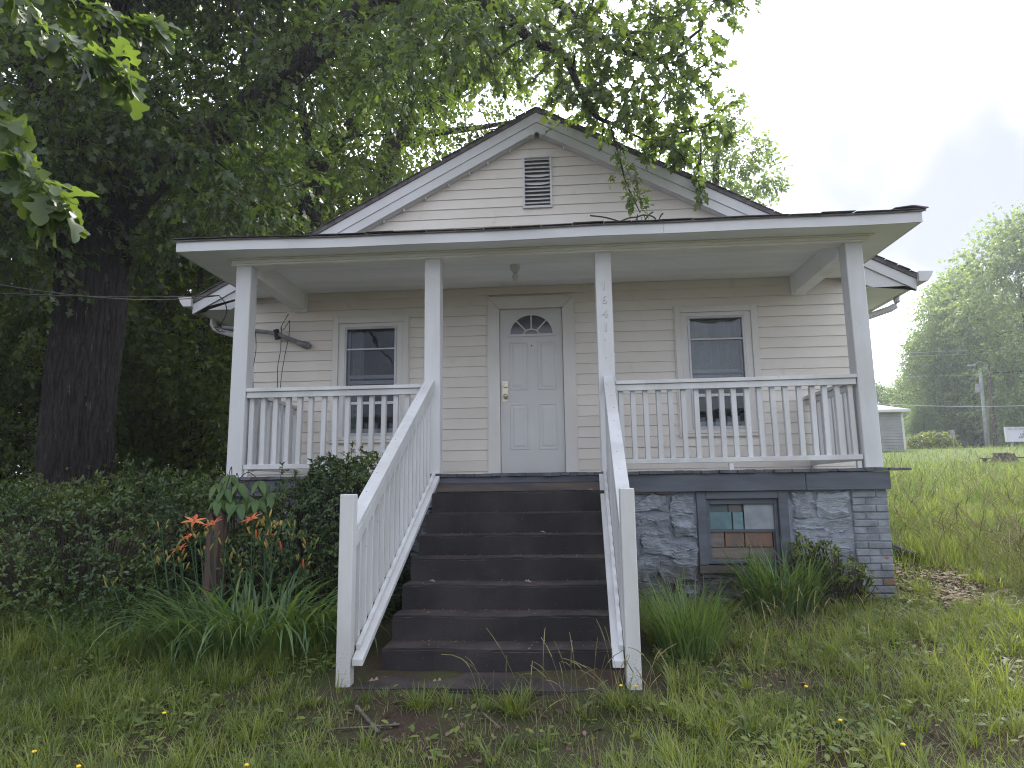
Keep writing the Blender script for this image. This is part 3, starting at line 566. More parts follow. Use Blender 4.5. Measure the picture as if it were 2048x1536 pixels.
# --- porch railings
def baluster_mesh(h, w=.047): return MB().box(-w / 2, w / 2, -w / 2, w / 2, 0, h).mesh('baluster', V_WHITE, bevel=.003)
BAL = {}
def railing(x0, x1, n, ztop, zbot, yc, sag=0, parent=house, hang=()):
    r = MB().bar((x0, yc, ztop - .019), (x1, yc, ztop - .019 + sag), .089, .036).build('porch_railing', V_WHITE, parent, bevel=.003)
    MB().bar((x0 + .004, yc - .012, ztop - .069), (x1 - .004, yc - .012, ztop - .069 + sag), .03, .06).build('upper_rail', V_WHITE, r, bevel=.002)
    MB().bar((x0 + .004, yc, zbot), (x1 - .004, yc, zbot + sag), .06, .048).build('bottom_rail', V_WHITE, r, bevel=.003)
    h = ztop - .10 - zbot - .02; me = BAL.setdefault(round(h, 3), baluster_mesh(h + .05))
    for k in range(n):
        t = (k + .15) / (n - .7); xx = x0 + .03 + (x1 - x0 - .06) * t
        b = part('baluster', me, r, (xx + random.uniform(-.004, .004), yc + .030, zbot + .02 + sag * t)); b.rotation_euler = (random.uniform(-.006, .006), random.uniform(-.008, .008), random.uniform(-.08, .08))
    for hx in hang: MB().box(hx, hx + .04, yc - .02, yc + .02, FZ + .001, zbot - .026).build('foot_block', V_WHITE, r)
    return r
railing(PX[0] + PW + .002, PX[1] - .002, 15, 2.198, 1.398, .045, hang=(PX[0] + PW + .01,))
railing(PX[2] + PW + .002, PX[3] - .002, 19, 2.182, 1.392, .045, .010, hang=(1.71, PX[3] - .06))
def side_railing(xc, ztop, zbot):
    r = MB().bar((xc, PD + .004, ztop - .019), (xc, WY - .02, ztop - .03), .089, .036).build('porch_railing', V_WHITE, house, bevel=.003)
    MB().bar((xc, PD + .004, ztop - .069), (xc, WY - .02, ztop - .08), .03, .06).build('upper_rail', V_WHITE, r)
    MB().bar((xc, PD + .004, zbot), (xc, WY - .02, zbot - .01), .06, .048).build('bottom_rail', V_WHITE, r)
    h = ztop - .10 - zbot - .02; me = BAL.setdefault(round(h, 3), baluster_mesh(h + .045))
    for k in range(9):
        b = part('baluster', me, r, (xc + .02, PD + .10 + k * .145, zbot + .018)); b.rotation_euler = (0, 0, random.uniform(-.1, .1))
    MB().box(xc - .02, xc + .02, WY - .07, WY - .03, FZ + .001, zbot - .04).build('foot_block', V_WHITE, r)
side_railing(-3.165, 2.19, 1.40); side_railing(3.03, 2.18, 1.40)
# --- foundation: mortar core, rough painted stones, brick corner
found = MB(); BW = (1.378, 2.216, .38, 1.10)
found.box(.46, BW[0] + .03, .030, .6, -.5, 1.25).box(BW[1] - .03, 2.80, .030, .6, -.5, 1.25).box(BW[0] + .031, BW[1] - .031, .045, .6, -.5, BW[2] + .01).box(BW[0] + .031, BW[1] - .031, .30, .6, BW[2] + .011, 1.25)
found.box(-3.24, -1.1, .045, .6, -.5, 1.25).box(-1.0995, .4595, .046, .6, -.5, 1.19).box(2.801, 3.118, .022, .6, -.5, 1.25)
found = found.build('foundation_wall', V_MORTAR, house)
MB().box(-3.2, 3.1, .601, 1.6, -.5, 1.24).box(HX0 + .03, HX1 - .03, 1.601, HY1 + .1, -.5, 1.2).build('foundation_core', V_MORTAR, house)
def vnoise(x, z, s):
    return math.sin(x * 11 * s + 3 * math.sin(z * 7 * s + s)) * .5 + math.sin(z * 23 * s + 2.5 * math.sin(x * 5 * s + 1.7 * s)) * .35 + math.sin((x * 17 - z * 29) * s) * .2
def stone(x0, x1, z0, z1, prot, seed, nm='stone', mat=None, y=.040):
    nx_, nz_ = max(5, int((x1 - x0) / .016)), max(5, int((z1 - z0) / .011)); vs_ = []; rr = random.Random(seed); ph = rr.uniform(0, 50); tl = rr.uniform(-.5, .5); tz = rr.uniform(-.5, .9)
    for j in range(nz_ + 1):
        for i in range(nx_ + 1):
            u, w = i / nx_, j / nz_; e = min(u, 1 - u) * (x1 - x0); f = min(w, 1 - w) * (z1 - z0); ed = min(1, min(e, f) / .012)
            xx = x0 + u * (x1 - x0) + .014 * math.sin(w * 5 + ph) + .006 * math.sin(w * 17 + ph); zz = z0 + w * (z1 - z0) + .014 * math.sin(u * 5 + ph * 1.7) * (x1 - x0) / .3 + .005 * math.sin(u * 19 + ph)
            ph2 = (zz + .035 * math.sin(xx * 9 + ph) + .012 * math.sin(xx * 31 + ph) + tl * xx * .25) * (19 + 5 * math.sin(ph)) + ph
            led = (ph2 / 3.0) % 1.0; led = led ** 1.6                                        # split rock: slopes out, then breaks back sharply
            h = prot * (.30 + .50 * led + .16 * vnoise(xx + ph, zz, 1.3) + .10 * vnoise(zz + ph, xx, 3.1) + tz * (w - .5) * .4 + tl * (u - .5) * .3 + rr.uniform(-.03, .03))
            vs_.append((xx, y - max(.002, h) * ed ** .5 + (0 if ed > 0 else .010), zz))
    fs = [(j * (nx_ + 1) + i, j * (nx_ + 1) + i + 1, (j + 1) * (nx_ + 1) + i + 1, (j + 1) * (nx_ + 1) + i) for j in range(nz_) for i in range(nx_)]
    return MB().add(vs_, fs).build(nm, mat or V_STONE, found, smooth=False)
def stones(x0, x1, z0, z1, seed):
    rr = random.Random(seed); z = z0
    while z < z1 - .03:
        h = min(rr.uniform(.12, .26), z1 - z); h = z1 - z if z1 - z - h < .06 else h; x = x0
        while x < x1 - .02:
            w = min(rr.uniform(.22, .60), x1 - x); w = x1 - x if x1 - x - w < .1 else w
            stone(x + .002, x + w - .004, z + .002, z + h - .003, rr.uniform(.055, .09), rr.randint(0, 9999)); x += w
        z += h
stones(.60, BW[0] - .005, -.02, 1.075, 3); stones(BW[1] + .035, 2.79, -.02, 1.09, 5); stones(BW[0], BW[1] + .03, -.02, BW[2] - .035, 8); stones(-3.0, -1.15, .1, 1.09, 12)
for (a, b, m_) in ((.60, .79, V_RISERWOOD), (.80, .99, V_RISERWOOD), (1.00, 1.16, V_RISERWOOD)): MB().box(a, b, -.02, .05, 1.082, 1.102).build('wood_shim', m_, found)
bw, bh = .205, .066; z = -.03; row = 0
me_b = {}
def brick_mesh(w, mat, key):
    if key not in me_b: me_b[key] = MB().box(0, w, 0, .10, 0, bh - .008).mesh('brick', mat, bevel=.006)
    return me_b[key]
while z < 1.09:
    wdt = [.115, .215] if row % 2 else [.215, .115]; x = 2.803
    for k, w in enumerate(wdt):
        red = 0.2 < z < 0.30 and (k == 1 or row % 2)
        b = part('brick', brick_mesh(w - .009, V_REDBRICK if red else V_BRICK, (w, red)), found, (x + random.uniform(-.004, .004), .012 + random.uniform(-.007, .005), z)); b.rotation_euler = (random.uniform(-.02, .02), random.uniform(-.015, .015), random.uniform(-.03, .03)); x += w
    z += bh; row += 1
# bricks along the side of the pier
z = -.03; row = 0
while z < 1.09:
    for k in range(3):
        b = part('brick', brick_mesh(.203, V_BRICK, (.215, False)), found, (3.125, .13 + k * .215 - (row % 2) * .05, z)); b.rotation_euler = (0, 0, math.radians(90))
    z += bh; row += 1
# --- basement window, patched with boards
bwn = frame4(MB(), BW[0], BW[1], BW[2] + .045, 1.098, .085, .07, -.005, .12, .0).build('basement_window', V_SKIRT, house, bevel=.004)
MB().box(BW[0] - .01, BW[1] + .0, -.03, .16, BW[2] - .03, BW[2] + .04).build('sill', V_RISERWOOD, bwn, bevel=.004)
frame4(MB(), BW[0] + .087, BW[1] - .087, BW[2] + .05, 1.026, .035, .05, .03, .12, .03).build('inner_frame', V_SKIRT, bwn, bevel=.003)
def P2(u, v): q = at(u, v, .06); return q[0], q[2]
def patch(u0, v0, u1, v1, mat, y=.06, nm='patch_panel'):
    x0, z1_ = P2(u0, v0); x1, z0_ = P2(u1, v1); MB().box(x0, x1 - .003, y, y + .012, z0_, z1_ - .003).build(nm, mat, bwn)
TEAL = M('teal_panel', (0.12, 0.20, 0.22), (0.09, 0.15, 0.17), scale=7, rough=0.5); TEAL2 = M('pale_teal_panel', (0.16, 0.25, 0.27), (0.11, 0.18, 0.2), scale=7, rough=0.5)
GREYP = M('grey_board_panel', (0.27, 0.30, 0.32), (0.19, 0.21, 0.235), scale=5, rough=0.7, c3=(0.1, 0.11, 0.12), s3=9, lo3=0.66, hi3=0.75); BRN = M('drab_panel', (0.13, 0.125, 0.115), (0.10, 0.10, 0.10), scale=6, rough=0.7); GRN = M('dark_slate_panel', (0.10, 0.125, 0.13), (0.08, 0.1, 0.105), scale=6, rough=0.6)
RW = M('reddish_bare_board', (0.19, 0.115, 0.085), (0.13, 0.105, 0.095), scale=5, stretch=(3, 1, .4), rough=0.85, bump=.4, bscale=40, bdist=.004); PG = M('greyed_board', (0.20, 0.165, 0.15), (0.13, 0.11, 0.105), scale=6, stretch=(.5, 1, 3), rough=0.85, bump=.4, bscale=40, bdist=.004)
patch(1415, 1001, 1456, 1024, GRN); patch(1456, 1001, 1484, 1024, BRN); patch(1417, 1024, 1465, 1058, TEAL); patch(1465, 1024, 1488, 1058, TEAL2); patch(1486, 1001, 1560, 1059, GREYP, .052)
patch(1414, 1058, 1562, 1063, V_SKIRT, .05, 'glazing_bar')
patch(1419, 1063, 1450, 1094, PG, .066, 'board'); patch(1450, 1063, 1490, 1093, RW, .064, 'board'); patch(1490, 1063, 1547, 1093, RW, .066, 'board'); patch(1547, 1063, 1566, 1094, PG, .07, 'board')
patch(1424, 1095, 1500, 1116, PG, .072, 'board'); patch(1500, 1095, 1568, 1116, PG, .075, 'board'); patch(1424, 1116, 1568, 1130, PG, .08, 'board')
MB().box(BW[0] + .09, BW[1] - .09, .10, .13, BW[2] + .05, 1.03).build('backing', V_RISERWOOD, bwn)

# ------------------------------------------------------------------ front steps with railings
steps = thing('front_steps', 'dark concrete front steps with white sloped railings leading up to the porch', 'steps', (-.35, -2.0, -.05))
SY = [-.40 - .245 * i for i in range(7)]; SZ = [1.121, .944, .777, .619, .450, .276, .110]; SX0, SX1 = -1.07, .49
def slabbox(x0, x1, y0, y1, z0, z1, nm, mat, par, nsub=26, amp=.006):
    bm = bmesh.new(); bmesh.ops.create_cube(bm, size=1)
    for v in bm.verts: v.co = Vector(((x0 + x1) / 2 + v.co.x * (x1 - x0), (y0 + y1) / 2 + v.co.y * (y1 - y0), (z0 + z1) / 2 + v.co.z * (z1 - z0)))
    bmesh.ops.subdivide_edges(bm, edges=[e for e in bm.edges if abs(e.verts[0].co.x - e.verts[1].co.x) > .3], cuts=nsub)
    bmesh.ops.bevel(bm, geom=[e for e in bm.edges if all(abs(v.co.z - z1) < 1e-5 and abs(v.co.y - y0) < 1e-5 for v in e.verts)], offset=.013, segments=2, affect='EDGES')
    rr = random.Random(hash((round(y0, 3), nm)) & 999); ph = rr.uniform(0, 9)
    for v in bm.verts:
        if v.co.y < y0 + .03: v.co.y += amp * (math.sin(v.co.x * 7 + ph) * .5 + rr.uniform(-.5, .5)); v.co.z += amp * .8 * (math.sin(v.co.x * 5 + ph * 2) + rr.uniform(-.6, .6)) * (1 if v.co.z > z1 - .05 else 0)
    for f in bm.faces: f.material_index = 1 if f.normal.z > .7 else 0
    me = bpy.data.meshes.new(nm); bm.to_mesh(me); bm.free(); me.materials.append(mat); me.materials.append(V_TREAD); return part(nm, me, par)
for i in range(7):
    yb = -.062 if i == 0 else SY[i - 1] + .02
    slabbox(SX0 - .008 * i, SX1, SY[i], yb, -.4, SZ[i], 'step', V_CONC, steps)
slabbox(-1.20, .48, -2.25, SY[6] + .02, -.4, -.032, 'footing_slab', V_CONC, steps)
NY, NZ1, NW = -2.20, 1.145, .090
def stair_rail(xa, xb, xtop, inner, ztop):
    """newel between xa..xb; the rail splays to xtop at the porch post; inner = +1 when the steps lie at greater x"""
    xc = (xa + xb) / 2; YB = NY + NW + .002; ZB, ZT = .945, 2.235
    r = MB().box(xa, xb, NY, NY + NW, -.09, ztop).build('stair_railing', V_NEWEL, steps, bevel=.005)
    def xl(y): return xc + (xtop - xc) * (y - YB) / (-.002 - YB)
    def zl(y): return ZB + (ZT - ZB) * (y - YB) / (-.002 - YB)
    def zbot(y): return .135 + (1.275 - .135) * (y + 2.16) / (2.16 - .08)
    def sl_bar(nm, zf, off, xo, w, hh, y0, y1, mat=V_WHITE):
        vs_ = []
        for y in (y0, y1):
            X = xl(y) + xo; Z = zf(y) + off
            vs_ += [(X - w / 2, y, Z - hh), (X + w / 2, y, Z - hh), (X + w / 2, y, Z), (X - w / 2, y, Z)]
        return MB().add(vs_, [(0, 1, 2, 3), (7, 6, 5, 4), (0, 4, 5, 1), (1, 5, 6, 2), (2, 6, 7, 3), (3, 7, 4, 0)]).build(nm, mat, r, bevel=.003)
    sl_bar('handrail', zl, 0, 0, .098, .042, YB, -.002)
    sl_bar('upper_rail', zl, -.043, inner * .030, .036, .095, YB, -.002)
    sl_bar('bottom_rail', zbot, 0, inner * .088, .070, .042, NY + .02, -.07)
    sl_bar('rail_ledger', zbot, .034, inner * .066, .030, .033, YB, -.07)
    for k in range(9):
        y_ = YB + .12 + k * .225; X = xl(y_) + random.uniform(-.02, .02); m = MB(); m.tube([(X, y_, zl(y_) - .004), (X, y_, zl(y_) + .0012)], .0055, 7); m.build('nail_head', V_NUMEDGE, r)
    nb = 16
    for k in range(nb):
        y_ = YB + .075 + k * (2.0 / nb); a, b_ = y_ - .019, y_ + .019; X = xl(y_) + inner * .029; m = MB(); vs_ = []
        for y in (a, b_): vs_ += [(X - .019, y, zbot(y) - .02), (X + .019, y, zbot(y) - .02), (X + .019, y, zl(y) - .05), (X - .019, y, zl(y) - .05)]
        m.add(vs_, [(0, 1, 2, 3), (7, 6, 5, 4), (0, 4, 5, 1), (1, 5, 6, 2), (2, 6, 7, 3), (3, 7, 4, 0)]); o = m.build('baluster', V_WHITE, r, bevel=.003)
stair_rail(-1.318, -1.318 + NW, -1.185, 1, 1.142); stair_rail(.566 - NW, .566, .592, -1, 1.158)

# ------------------------------------------------------------------ porch light, cables, conduit, drain pipe
pl_ = thing('porch_light', 'bare bulb in a white ceramic holder on the porch ceiling', 'light', (-.356, .72, 3.6))
MB().tube([(-.356, .72, 3.644), (-.356, .72, 3.60), (-.356, .72, 3.56)], [.055, .055, .030], 14).build('holder', V_TRIM, pl_, smooth=False)
MB().ball((-.356, .72, 3.512), .032, .032, .048, 12, 8).build('bulb', V_BULB, pl_, smooth=True)
def wav_path(pts, n=24):
    P = [np.array(p, float) for p in pts]; out = []; m_ = len(P)
    for i in range(m_ - 1):
        p0, p1, p2, p3 = P[max(i - 1, 0)], P[i], P[i + 1], P[min(i + 2, m_ - 1)]
        for k in range(n // (m_ - 1) + 1):
            t = k / (n // (m_ - 1) + 1); out.append(.5 * ((2 * p1) + (-p0 + p2) * t + (2 * p0 - 5 * p1 + 4 * p2 - p3) * t * t + (-p0 + 3 * p1 - 3 * p2 + p3) * t ** 3))
    out.append(P[-1]); return out
cdt = thing('service_conduit', 'grey bent conduit pipe strapped to the siding beside the corner post', 'conduit', (-3.0, 1.43, 2.95))
MB().tube(wav_path([at(445, 655, 1.40), at(512, 662, 1.42), at(545, 666, 1.43), at(575, 676, 1.44), at(612, 690, 1.47)]), .026, 10).build('pipe', V_PVC, cdt, smooth=True)
MB().tube([at(594, 684, 1.455), at(607, 689, 1.465), at(617, 692, 1.49), at(619, 692, 1.51)], [.03, .042, .045, .03], 12).build('weather_cap', V_PVC, cdt, smooth=True)
MB().tube([at(552, 660, 1.435), at(556, 678, 1.435)], .036, 10).build('strap', V_CABLE, cdt)
hc = thing('hanging_cables', 'thin black cables looping down the siding beside the left window', 'cable', tuple(at(560, 775, 1.44)))
MB().tube(wav_path([at(577, 628, 1.46), at(570, 640, 1.44), at(562, 655, 1.43), at(566, 660, 1.43), at(575, 648, 1.43), at(579, 642, 1.43), at(578, 670, 1.44), at(568, 720, 1.44), at(561, 775, 1.45), at(560, 880, 1.46)], 50), .0045, 6).build('cable', V_CABLE, hc)
MB().tube(wav_path([at(563, 655, 1.43), at(561, 700, 1.45), at(555, 740, 1.44), at(556, 800, 1.45), at(554, 880, 1.46)], 30), .0045, 6).build('cable', V_CABLE, hc)
MB().tube(wav_path([at(511, 660, 1.40), at(512, 700, 1.44), at(506, 740, 1.44), at(507, 800, 1.44)], 20), .005, 6).build('cable', V_CABLE, hc)
sd = thing('service_drop', 'two black overhead wires running from the oak side to the left eave', 'wire', tuple(at(438, 590, 1.3)))
A0 = at(438, 591, 1.33)
for k, (v0, yy, sag) in enumerate(((559, -2.0, .10), (584, -1.6, .03))):
    q = at(-60, v0, yy); pts = [q + (A0 - q) * t + np.array([0, 0, -sag * 4 * t * (1 - t)]) for t in np.linspace(0, 1, 20)]
    far = q + (q - A0) * 2.0 + np.array([0, 0, .4]); MB().tube([far] + pts, .006, 6).build('wire', V_CABLE, sd)
MB().tube(wav_path([A0, at(450, 606, 1.33), at(453, 625, 1.34), at(444, 645, 1.36), at(433, 656, 1.38), at(428, 650, 1.38), at(436, 662, 1.38), at(452, 664, 1.39)], 40), .006, 6).build('drip_loop', V_CABLE, sd)
for (u, v_) in ((429, 653), (437, 658), (443, 662)): MB().ball(at(u, v_, 1.37), .018, .018, .018, 8, 6).build('connector', V_PVC, sd)
dp = thing('drain_pipe', 'black corrugated drain pipe bent onto the leaves beside the brick corner', 'pipe', (4.0, 1.5, .4))
pp = wav_path([(HX1 + .06, 1.95, .70), (HX1 + .05, 1.88, .58), (HX1 + .08, 1.70, .48), (HX1 + .12, 1.45, Gf(3.8, 1.45) + .08), (HX1 + .2, 1.2, Gf(3.9, 1.2) + .06)], 60)
MB().tube(pp, [.062 if i % 2 else .050 for i in range(len(pp))], 14).build('pipe', V_BLACKPLASTIC, dp)

rb = MB()
for (u0, v0, u1, v1) in ((1240, 443, 1275, 434), (1275, 434, 1296, 431), (1296, 431, 1312, 438), (1290, 440, 1306, 424), (1318, 440, 1326, 427), (1180, 431, 1240, 443)):
    rb.tube(wav_path([at(u0, v0, -.12), (at(u0, v0, -.12) + at(u1, v1, -.10)) / 2 + [0, 0, .012], at(u1, v1, -.10)], 6), .008, 5)
tag(rb.build('roof_twigs', V_TWIG), 'broken dark twigs lying on the porch roof edge below the hanging leaves', 'twigs')

# ------------------------------------------------------------------ foliage generators
def nrm(a): return a / np.maximum(np.linalg.norm(a, axis=-1, keepdims=True), 1e-9)
def rvec(n): return nrm(RNG.normal(size=(n, 3)))
def tmpl_strip(ys, ws, fold=.22, curl=.25):
    v = []; f = []
    for y, w in zip(ys, ws): v += [(-w, y, fold * w - curl * y * y), (w, y, fold * w - curl * y * y)]
    for i in range(len(ys) - 1): f.append((2 * i, 2 * i + 1, 2 * i + 3, 2 * i + 2))
    return np.array(v, float), np.array(f)
def tmpl_fold(ys, ws, fold=.3, curl=.3):
    v = []; f = []
    for y, w in zip(ys, ws): v += [(-w, y, fold * w - curl * y * y), (0, y, -curl * y * y), (w, y, fold * w - curl * y * y)]
    for i in range(len(ys) - 1): a = 3 * i; f += [(a, a + 1, a + 4, a + 3), (a + 1, a + 2, a + 5, a + 4)]
    return np.array(v, float), np.array(f)
T_OAK = tmpl_strip([0, .10, .30, .44, .66, .79, 1.0], [.015, .03, .25, .10, .36, .14, .07])
T_OAKHI = tmpl_fold([0, .13, .24, .33, .40, .50, .58, .68, .76, .84, .93, 1.0], [.012, .02, .18, .26, .11, .14, .36, .33, .15, .20, .17, .05], .35, .32)
T_SIMPLE = (np.array([(0, 0, 0), (-.30, .45, .07), (0, 1, -.16), (.30, .45, .07)], float), np.array([(0, 3, 2, 1)]))
T_ELL = tmpl_strip([0, .3, .7, 1.0], [.05, .22, .20, .03], .25, .15)
T_BROAD = tmpl_fold([0, .2, .5, .8, 1.0], [.02, .18, .24, .14, .01], .3, .35)
def leaf_mesh(name, P, A, Nn, size, tm, mat, rnd):
    tv, tf = tm; A = nrm(A); side = nrm(np.cross(A, Nn)); N2 = np.cross(side, A); sz = np.asarray(size).reshape(-1, 1, 1)
    V = P[:, None, :] + sz * (tv[None, :, 0:1] * side[:, None, :] + tv[None, :, 1:2] * A[:, None, :] + tv[None, :, 2:3] * N2[:, None, :])
    k = len(tv); F = tf[None] + (np.arange(len(P)) * k)[:, None, None]
    return npmesh(name, V.reshape(-1, 3), [F.reshape(-1, tf.shape[1])], mat, {'rnd': np.repeat(np.clip(rnd, 0, 1), k)})
def sticks(a, b, ra, rb):            # many three-sided tapered twigs at once -> verts, quads
    d = nrm(b - a); ref = np.where(np.abs(d[:, 2:3]) < .9, np.array([[0, 0, 1.]]), np.array([[1., 0, 0]])); u = nrm(np.cross(d, ref)); w = np.cross(d, u); V = []
    for c, r in ((a, ra), (b, rb)):
        r = np.broadcast_to(np.asarray(r, float).reshape(-1, 1), (len(a), 1))
        for k in range(3): t = 2 * math.pi * k / 3; V.append(c + (u * math.cos(t) + w * math.sin(t)) * r)
    V = np.stack(V, 1); base = np.arange(len(a))[:, None, None] * 6; F = np.array([(0, 1, 4, 3), (1, 2, 5, 4), (2, 0, 3, 5)])[None] + base
    return V.reshape(-1, 3), F.reshape(-1, 4)
def cluster_leaves(clusters, per_twig=7, tw_len=.5, droop=.35, shell=.45):
    P, A, Nn, R, ta, tb = [], [], [], [], [], []
    for c, rad, ntw, tone in clusters:
        c = np.array(c, float); rad = np.array(rad, float) * np.ones(3); d = rvec(ntw); rr = (shell + (1 - shell) * RNG.random((ntw, 1))) ** .7
        base = c + d * rad * rr * .85; out = nrm(d + .7 * rvec(ntw) + np.array([0, 0, -droop * .6])); tip = base + out * tw_len * RNG.uniform(.6, 1.2, (ntw, 1)) * min(1.0, rad.mean() + .3)
        ta.append(base); tb.append(tip)
        for j in range(per_twig):
            t = (j + .6) / per_twig; p = base + (tip - base) * t + rvec(ntw) * .02
            ax = nrm(out * .7 + rvec(ntw) * .85 + np.array([0, 0, -droop])); n_ = nrm(np.array([0, 0, 1.0]) + .75 * rvec(ntw))
            P.append(p); A.append(ax); Nn.append(n_); R.append(np.clip(tone + RNG.normal(0, .22, ntw), 0, 1))
    return np.concatenate(P), np.concatenate(A), np.concatenate(Nn), np.concatenate(R), np.concatenate(ta), np.concatenate(tb)
def limb_tubes(mb, nodes, clusters, r0=.05, r1=.012, up=.0):
    """grow a branch from the nearest skeleton node to every cluster centre"""
    nd = [np.array(n_[:3], float) for n_ in nodes]; rad = [n_[3] for n_ in nodes]
    for c, *_ in sorted(clusters, key=lambda q: min(np.linalg.norm(np.array(q[0]) - n_) for n_ in nd)):
        c = np.array(c, float); k = int(np.argmin([np.linalg.norm(c - n_) + .35 * max(0, n_[2] - c[2]) for n_ in nd])); a = nd[k]; L_ = np.linalg.norm(c - a)
        if L_ < .15: continue
        rs = min(rad[k] * .75, .018 + .022 * L_); mid = a + (c - a) * .5 + rvec(1)[0] * .12 * L_ + np.array([0, 0, up * L_]); q = wav_path([a, mid, c], 8)
        mb.tube(q, list(np.linspace(rs, max(rs * .35, r1), len(q))), 5, cap=False)
        for i in range(2, len(q), 2): nd.append(q[i]); rad.append(rs * (1 - .65 * i / len(q)))
def ridged_trunk(path, n=132, rough=.055, seed=1):
    """path [(x,y,z,r)] -> verts, quads with deep vertical bark ridges"""
    pts = wav_path([p[:3] for p in path], 110); rs = np.interp(np.linspace(0, 1, len(pts)), np.linspace(0, 1, len(path)), [p[3] for p in path]); V = []; r2 = np.random.default_rng(seed); ph = r2.uniform(0, 6, n)
    for i, (p, r) in enumerate(zip(pts, rs)):
        t = np.arange(n) * 2 * math.pi / n; rid = np.abs(np.sin(t * 15 + .8 * np.sin(i * .21 + t * 3) + .5 * np.sin(i * .47 + t * 7))) ** .6 * rough + .5 * rough * np.sin(t * 3 + i * .12) + r2.normal(0, rough * .16, n)
        V.append(np.stack([p[0] + (r + rid) * np.cos(t), p[1] + (r + rid) * np.sin(t), np.full(n, p[2])], 1))
    V = np.concatenate(V); m_ = len(pts); a = np.arange(m_ - 1)[:, None] * n + np.arange(n)[None]; b = np.arange(m_ - 1)[:, None] * n + (np.arange(n)[None] + 1) % n
    return V, np.stack([a, b, b + n, a + n], -1).reshape(-1, 4)

# ------------------------------------------------------------------ the big oak beside the house
OAKX, OAKY = -7.17, 3.0
oak = thing('oak_tree', 'massive dark-barked oak towering beside the house, its branches hanging over the roof', 'tree', (OAKX, OAKY, Gf(OAKX, OAKY)))
tp = [(OAKX + .05, OAKY, Gf(OAKX, OAKY) - .3, .62), (OAKX + .03, OAKY, 1.3, .45), (OAKX - .02, OAKY, 2.6, .43), (OAKX - .03, OAKY, 4.2, .44), (OAKX - .02, OAKY, 5.4, .47), (OAKX - .05, OAKY, 6.6, .36), (OAKX - .1, OAKY + .1, 9.0, .28), (OAKX + .2, OAKY, 13.0, .14)]
V_, F_ = ridged_trunk(tp); link(bpy.data.objects.new('trunk', npmesh('trunk', V_, [F_], V_BARK, smooth=False)), oak)
lim = MB(); L1 = [(OAKX + .1, 3.0, 5.2, .30), (*at(330, 330, 3.0), .27), (*at(440, 260, 3.0), .25), (*at(570, 150, 3.0), .23), (*at(720, 30, 2.9), .20), (*at(900, -110, 2.5), .14), (*at(1080, -150, 2.0), .09)]
L2 = [(OAKX - .1, 3.0, 6.2, .22), (-8.6, 2.6, 8.4, .16), (-9.6, 2.2, 10.4, .08)]
L3 = [(OAKX - .1, 2.8, 7.6, .10), (-7.6, .3, 8.4, .08), (-5.6, -2.2, 6.6, .05), (-3.7, -3.3, 4.2, .03), (-2.75, -3.6, 3.25, .009)]
L4 = [(*at(720, 30, 2.9), .13), (*at(860, -30, 2.0), .10), (*at(990, 18, 1.3), .075), (*at(1068, 84, 1.0), .06), (*at(1125, 108, .9), .05), (*at(1180, 220, .8), .03), (*at(1232, 250, .7), .02)]
L5 = [(*at(860, -30, 2.0), .08), (*at(1080, -10, 1.5), .06), (*at(1180, 60, 1.2), .05), (*at(1300, 120, 1.0), .03), (*at(1400, 60, 1.0), .015)]
nodes = []
for q in (L1, L2, L3, L4, L5):
    w_ = wav_path([p[:3] for p in q], 30); rr = list(np.interp(np.linspace(0, 1, len(w_)), np.linspace(0, 1, len(q)), [p[3] for p in q])); lim.tube(w_, rr, 10, cap=False)
    nodes += [(*p, r) for p, r in zip(w_[4:], rr[4:])]
nodes += [tuple(p) for p in tp[4:]]
cl_ = []
for iu in range(8):                                    # main crown
    for iv in range(6):
        u = -40 + iu * 128 + RNG.uniform(-45, 45); v = -190 + iv * 112 + RNG.uniform(-40, 40); Y = RNG.uniform(3.4, 5.2) if 120 < u < 780 and v > -60 and RNG.random() < .55 else RNG.uniform(1.2, 4.6)
        if u > 560 and v > 250 or (u > 700 and v > 140) or (u > 330 and v > 390): continue
        cl_.append((at(u, v, Y), RNG.uniform(.8, 1.15), 120, .30 + .25 * RNG.random()))
for u, v, Y, r in ((60, 500, 2.0, .7), (280, 470, 3.4, .6), (420, 400, 3.8, .7), (-60, 380, 1.5, .9)): cl_.append((at(u, v, Y), r, 90, .35))
for k in range(10): cl_.append(((OAKX + RNG.uniform(-4, 3), OAKY + RNG.uniform(-3, 3.5), RNG.uniform(9.5, 13)), 1.5, 90, .45))
over = []
for u, v, r, n_ in ((930, 40, .55, 60), (1010, -10, .55, 60), (1000, 110, .42, 40), (1090, 30, .5, 55), (1150, 110, .5, 60), (1190, -10, .5, 55), (1180, 170, .40, 38), (1250, 60, .5, 60), (1270, 160, .45, 55), (1225, 225, .26, 18),
                    (1310, 10, .42, 46), (1340, 90, .40, 42), (1400, 30, .34, 30), (1450, -10, .34, 26), (1315, 215, .30, 22), (1350, 170, .32, 30), (1340, 270, .26, 26), (1385, 260, .30, 30), (1290, 280, .16, 8), (1410, 130, .2, 12), (880, 90, .45, 40), (1400, 330, .24, 20), (1430, 240, .22, 14)):
    over.append((at(u, v, RNG.uniform(.5, 1.25)), r * 1.08, int(n_ * .64), .75))
limb_tubes(lim, nodes, cl_ + over, up=.05)
hang = wav_path([at(1222, 255, .6), at(1240, 320, .45), at(1252, 365, .4), at(1268, 400, .35), at(1280, 425, .3)], 20); lim.tube(hang, list(np.linspace(.013, .005, len(hang))), 5, cap=False)
dq = wav_path([at(470, -20, 1.6), at(488, 90, 1.6), at(492, 140, 1.6), at(510, 170, 1.6), at(522, 186, 1.6), at(560, 205, 1.7), at(640, 250, 1.9), at(690, 290, 2.0)], 30); lim.tube(dq, list(np.linspace(.018, .005, len(dq))), 5, cap=False)
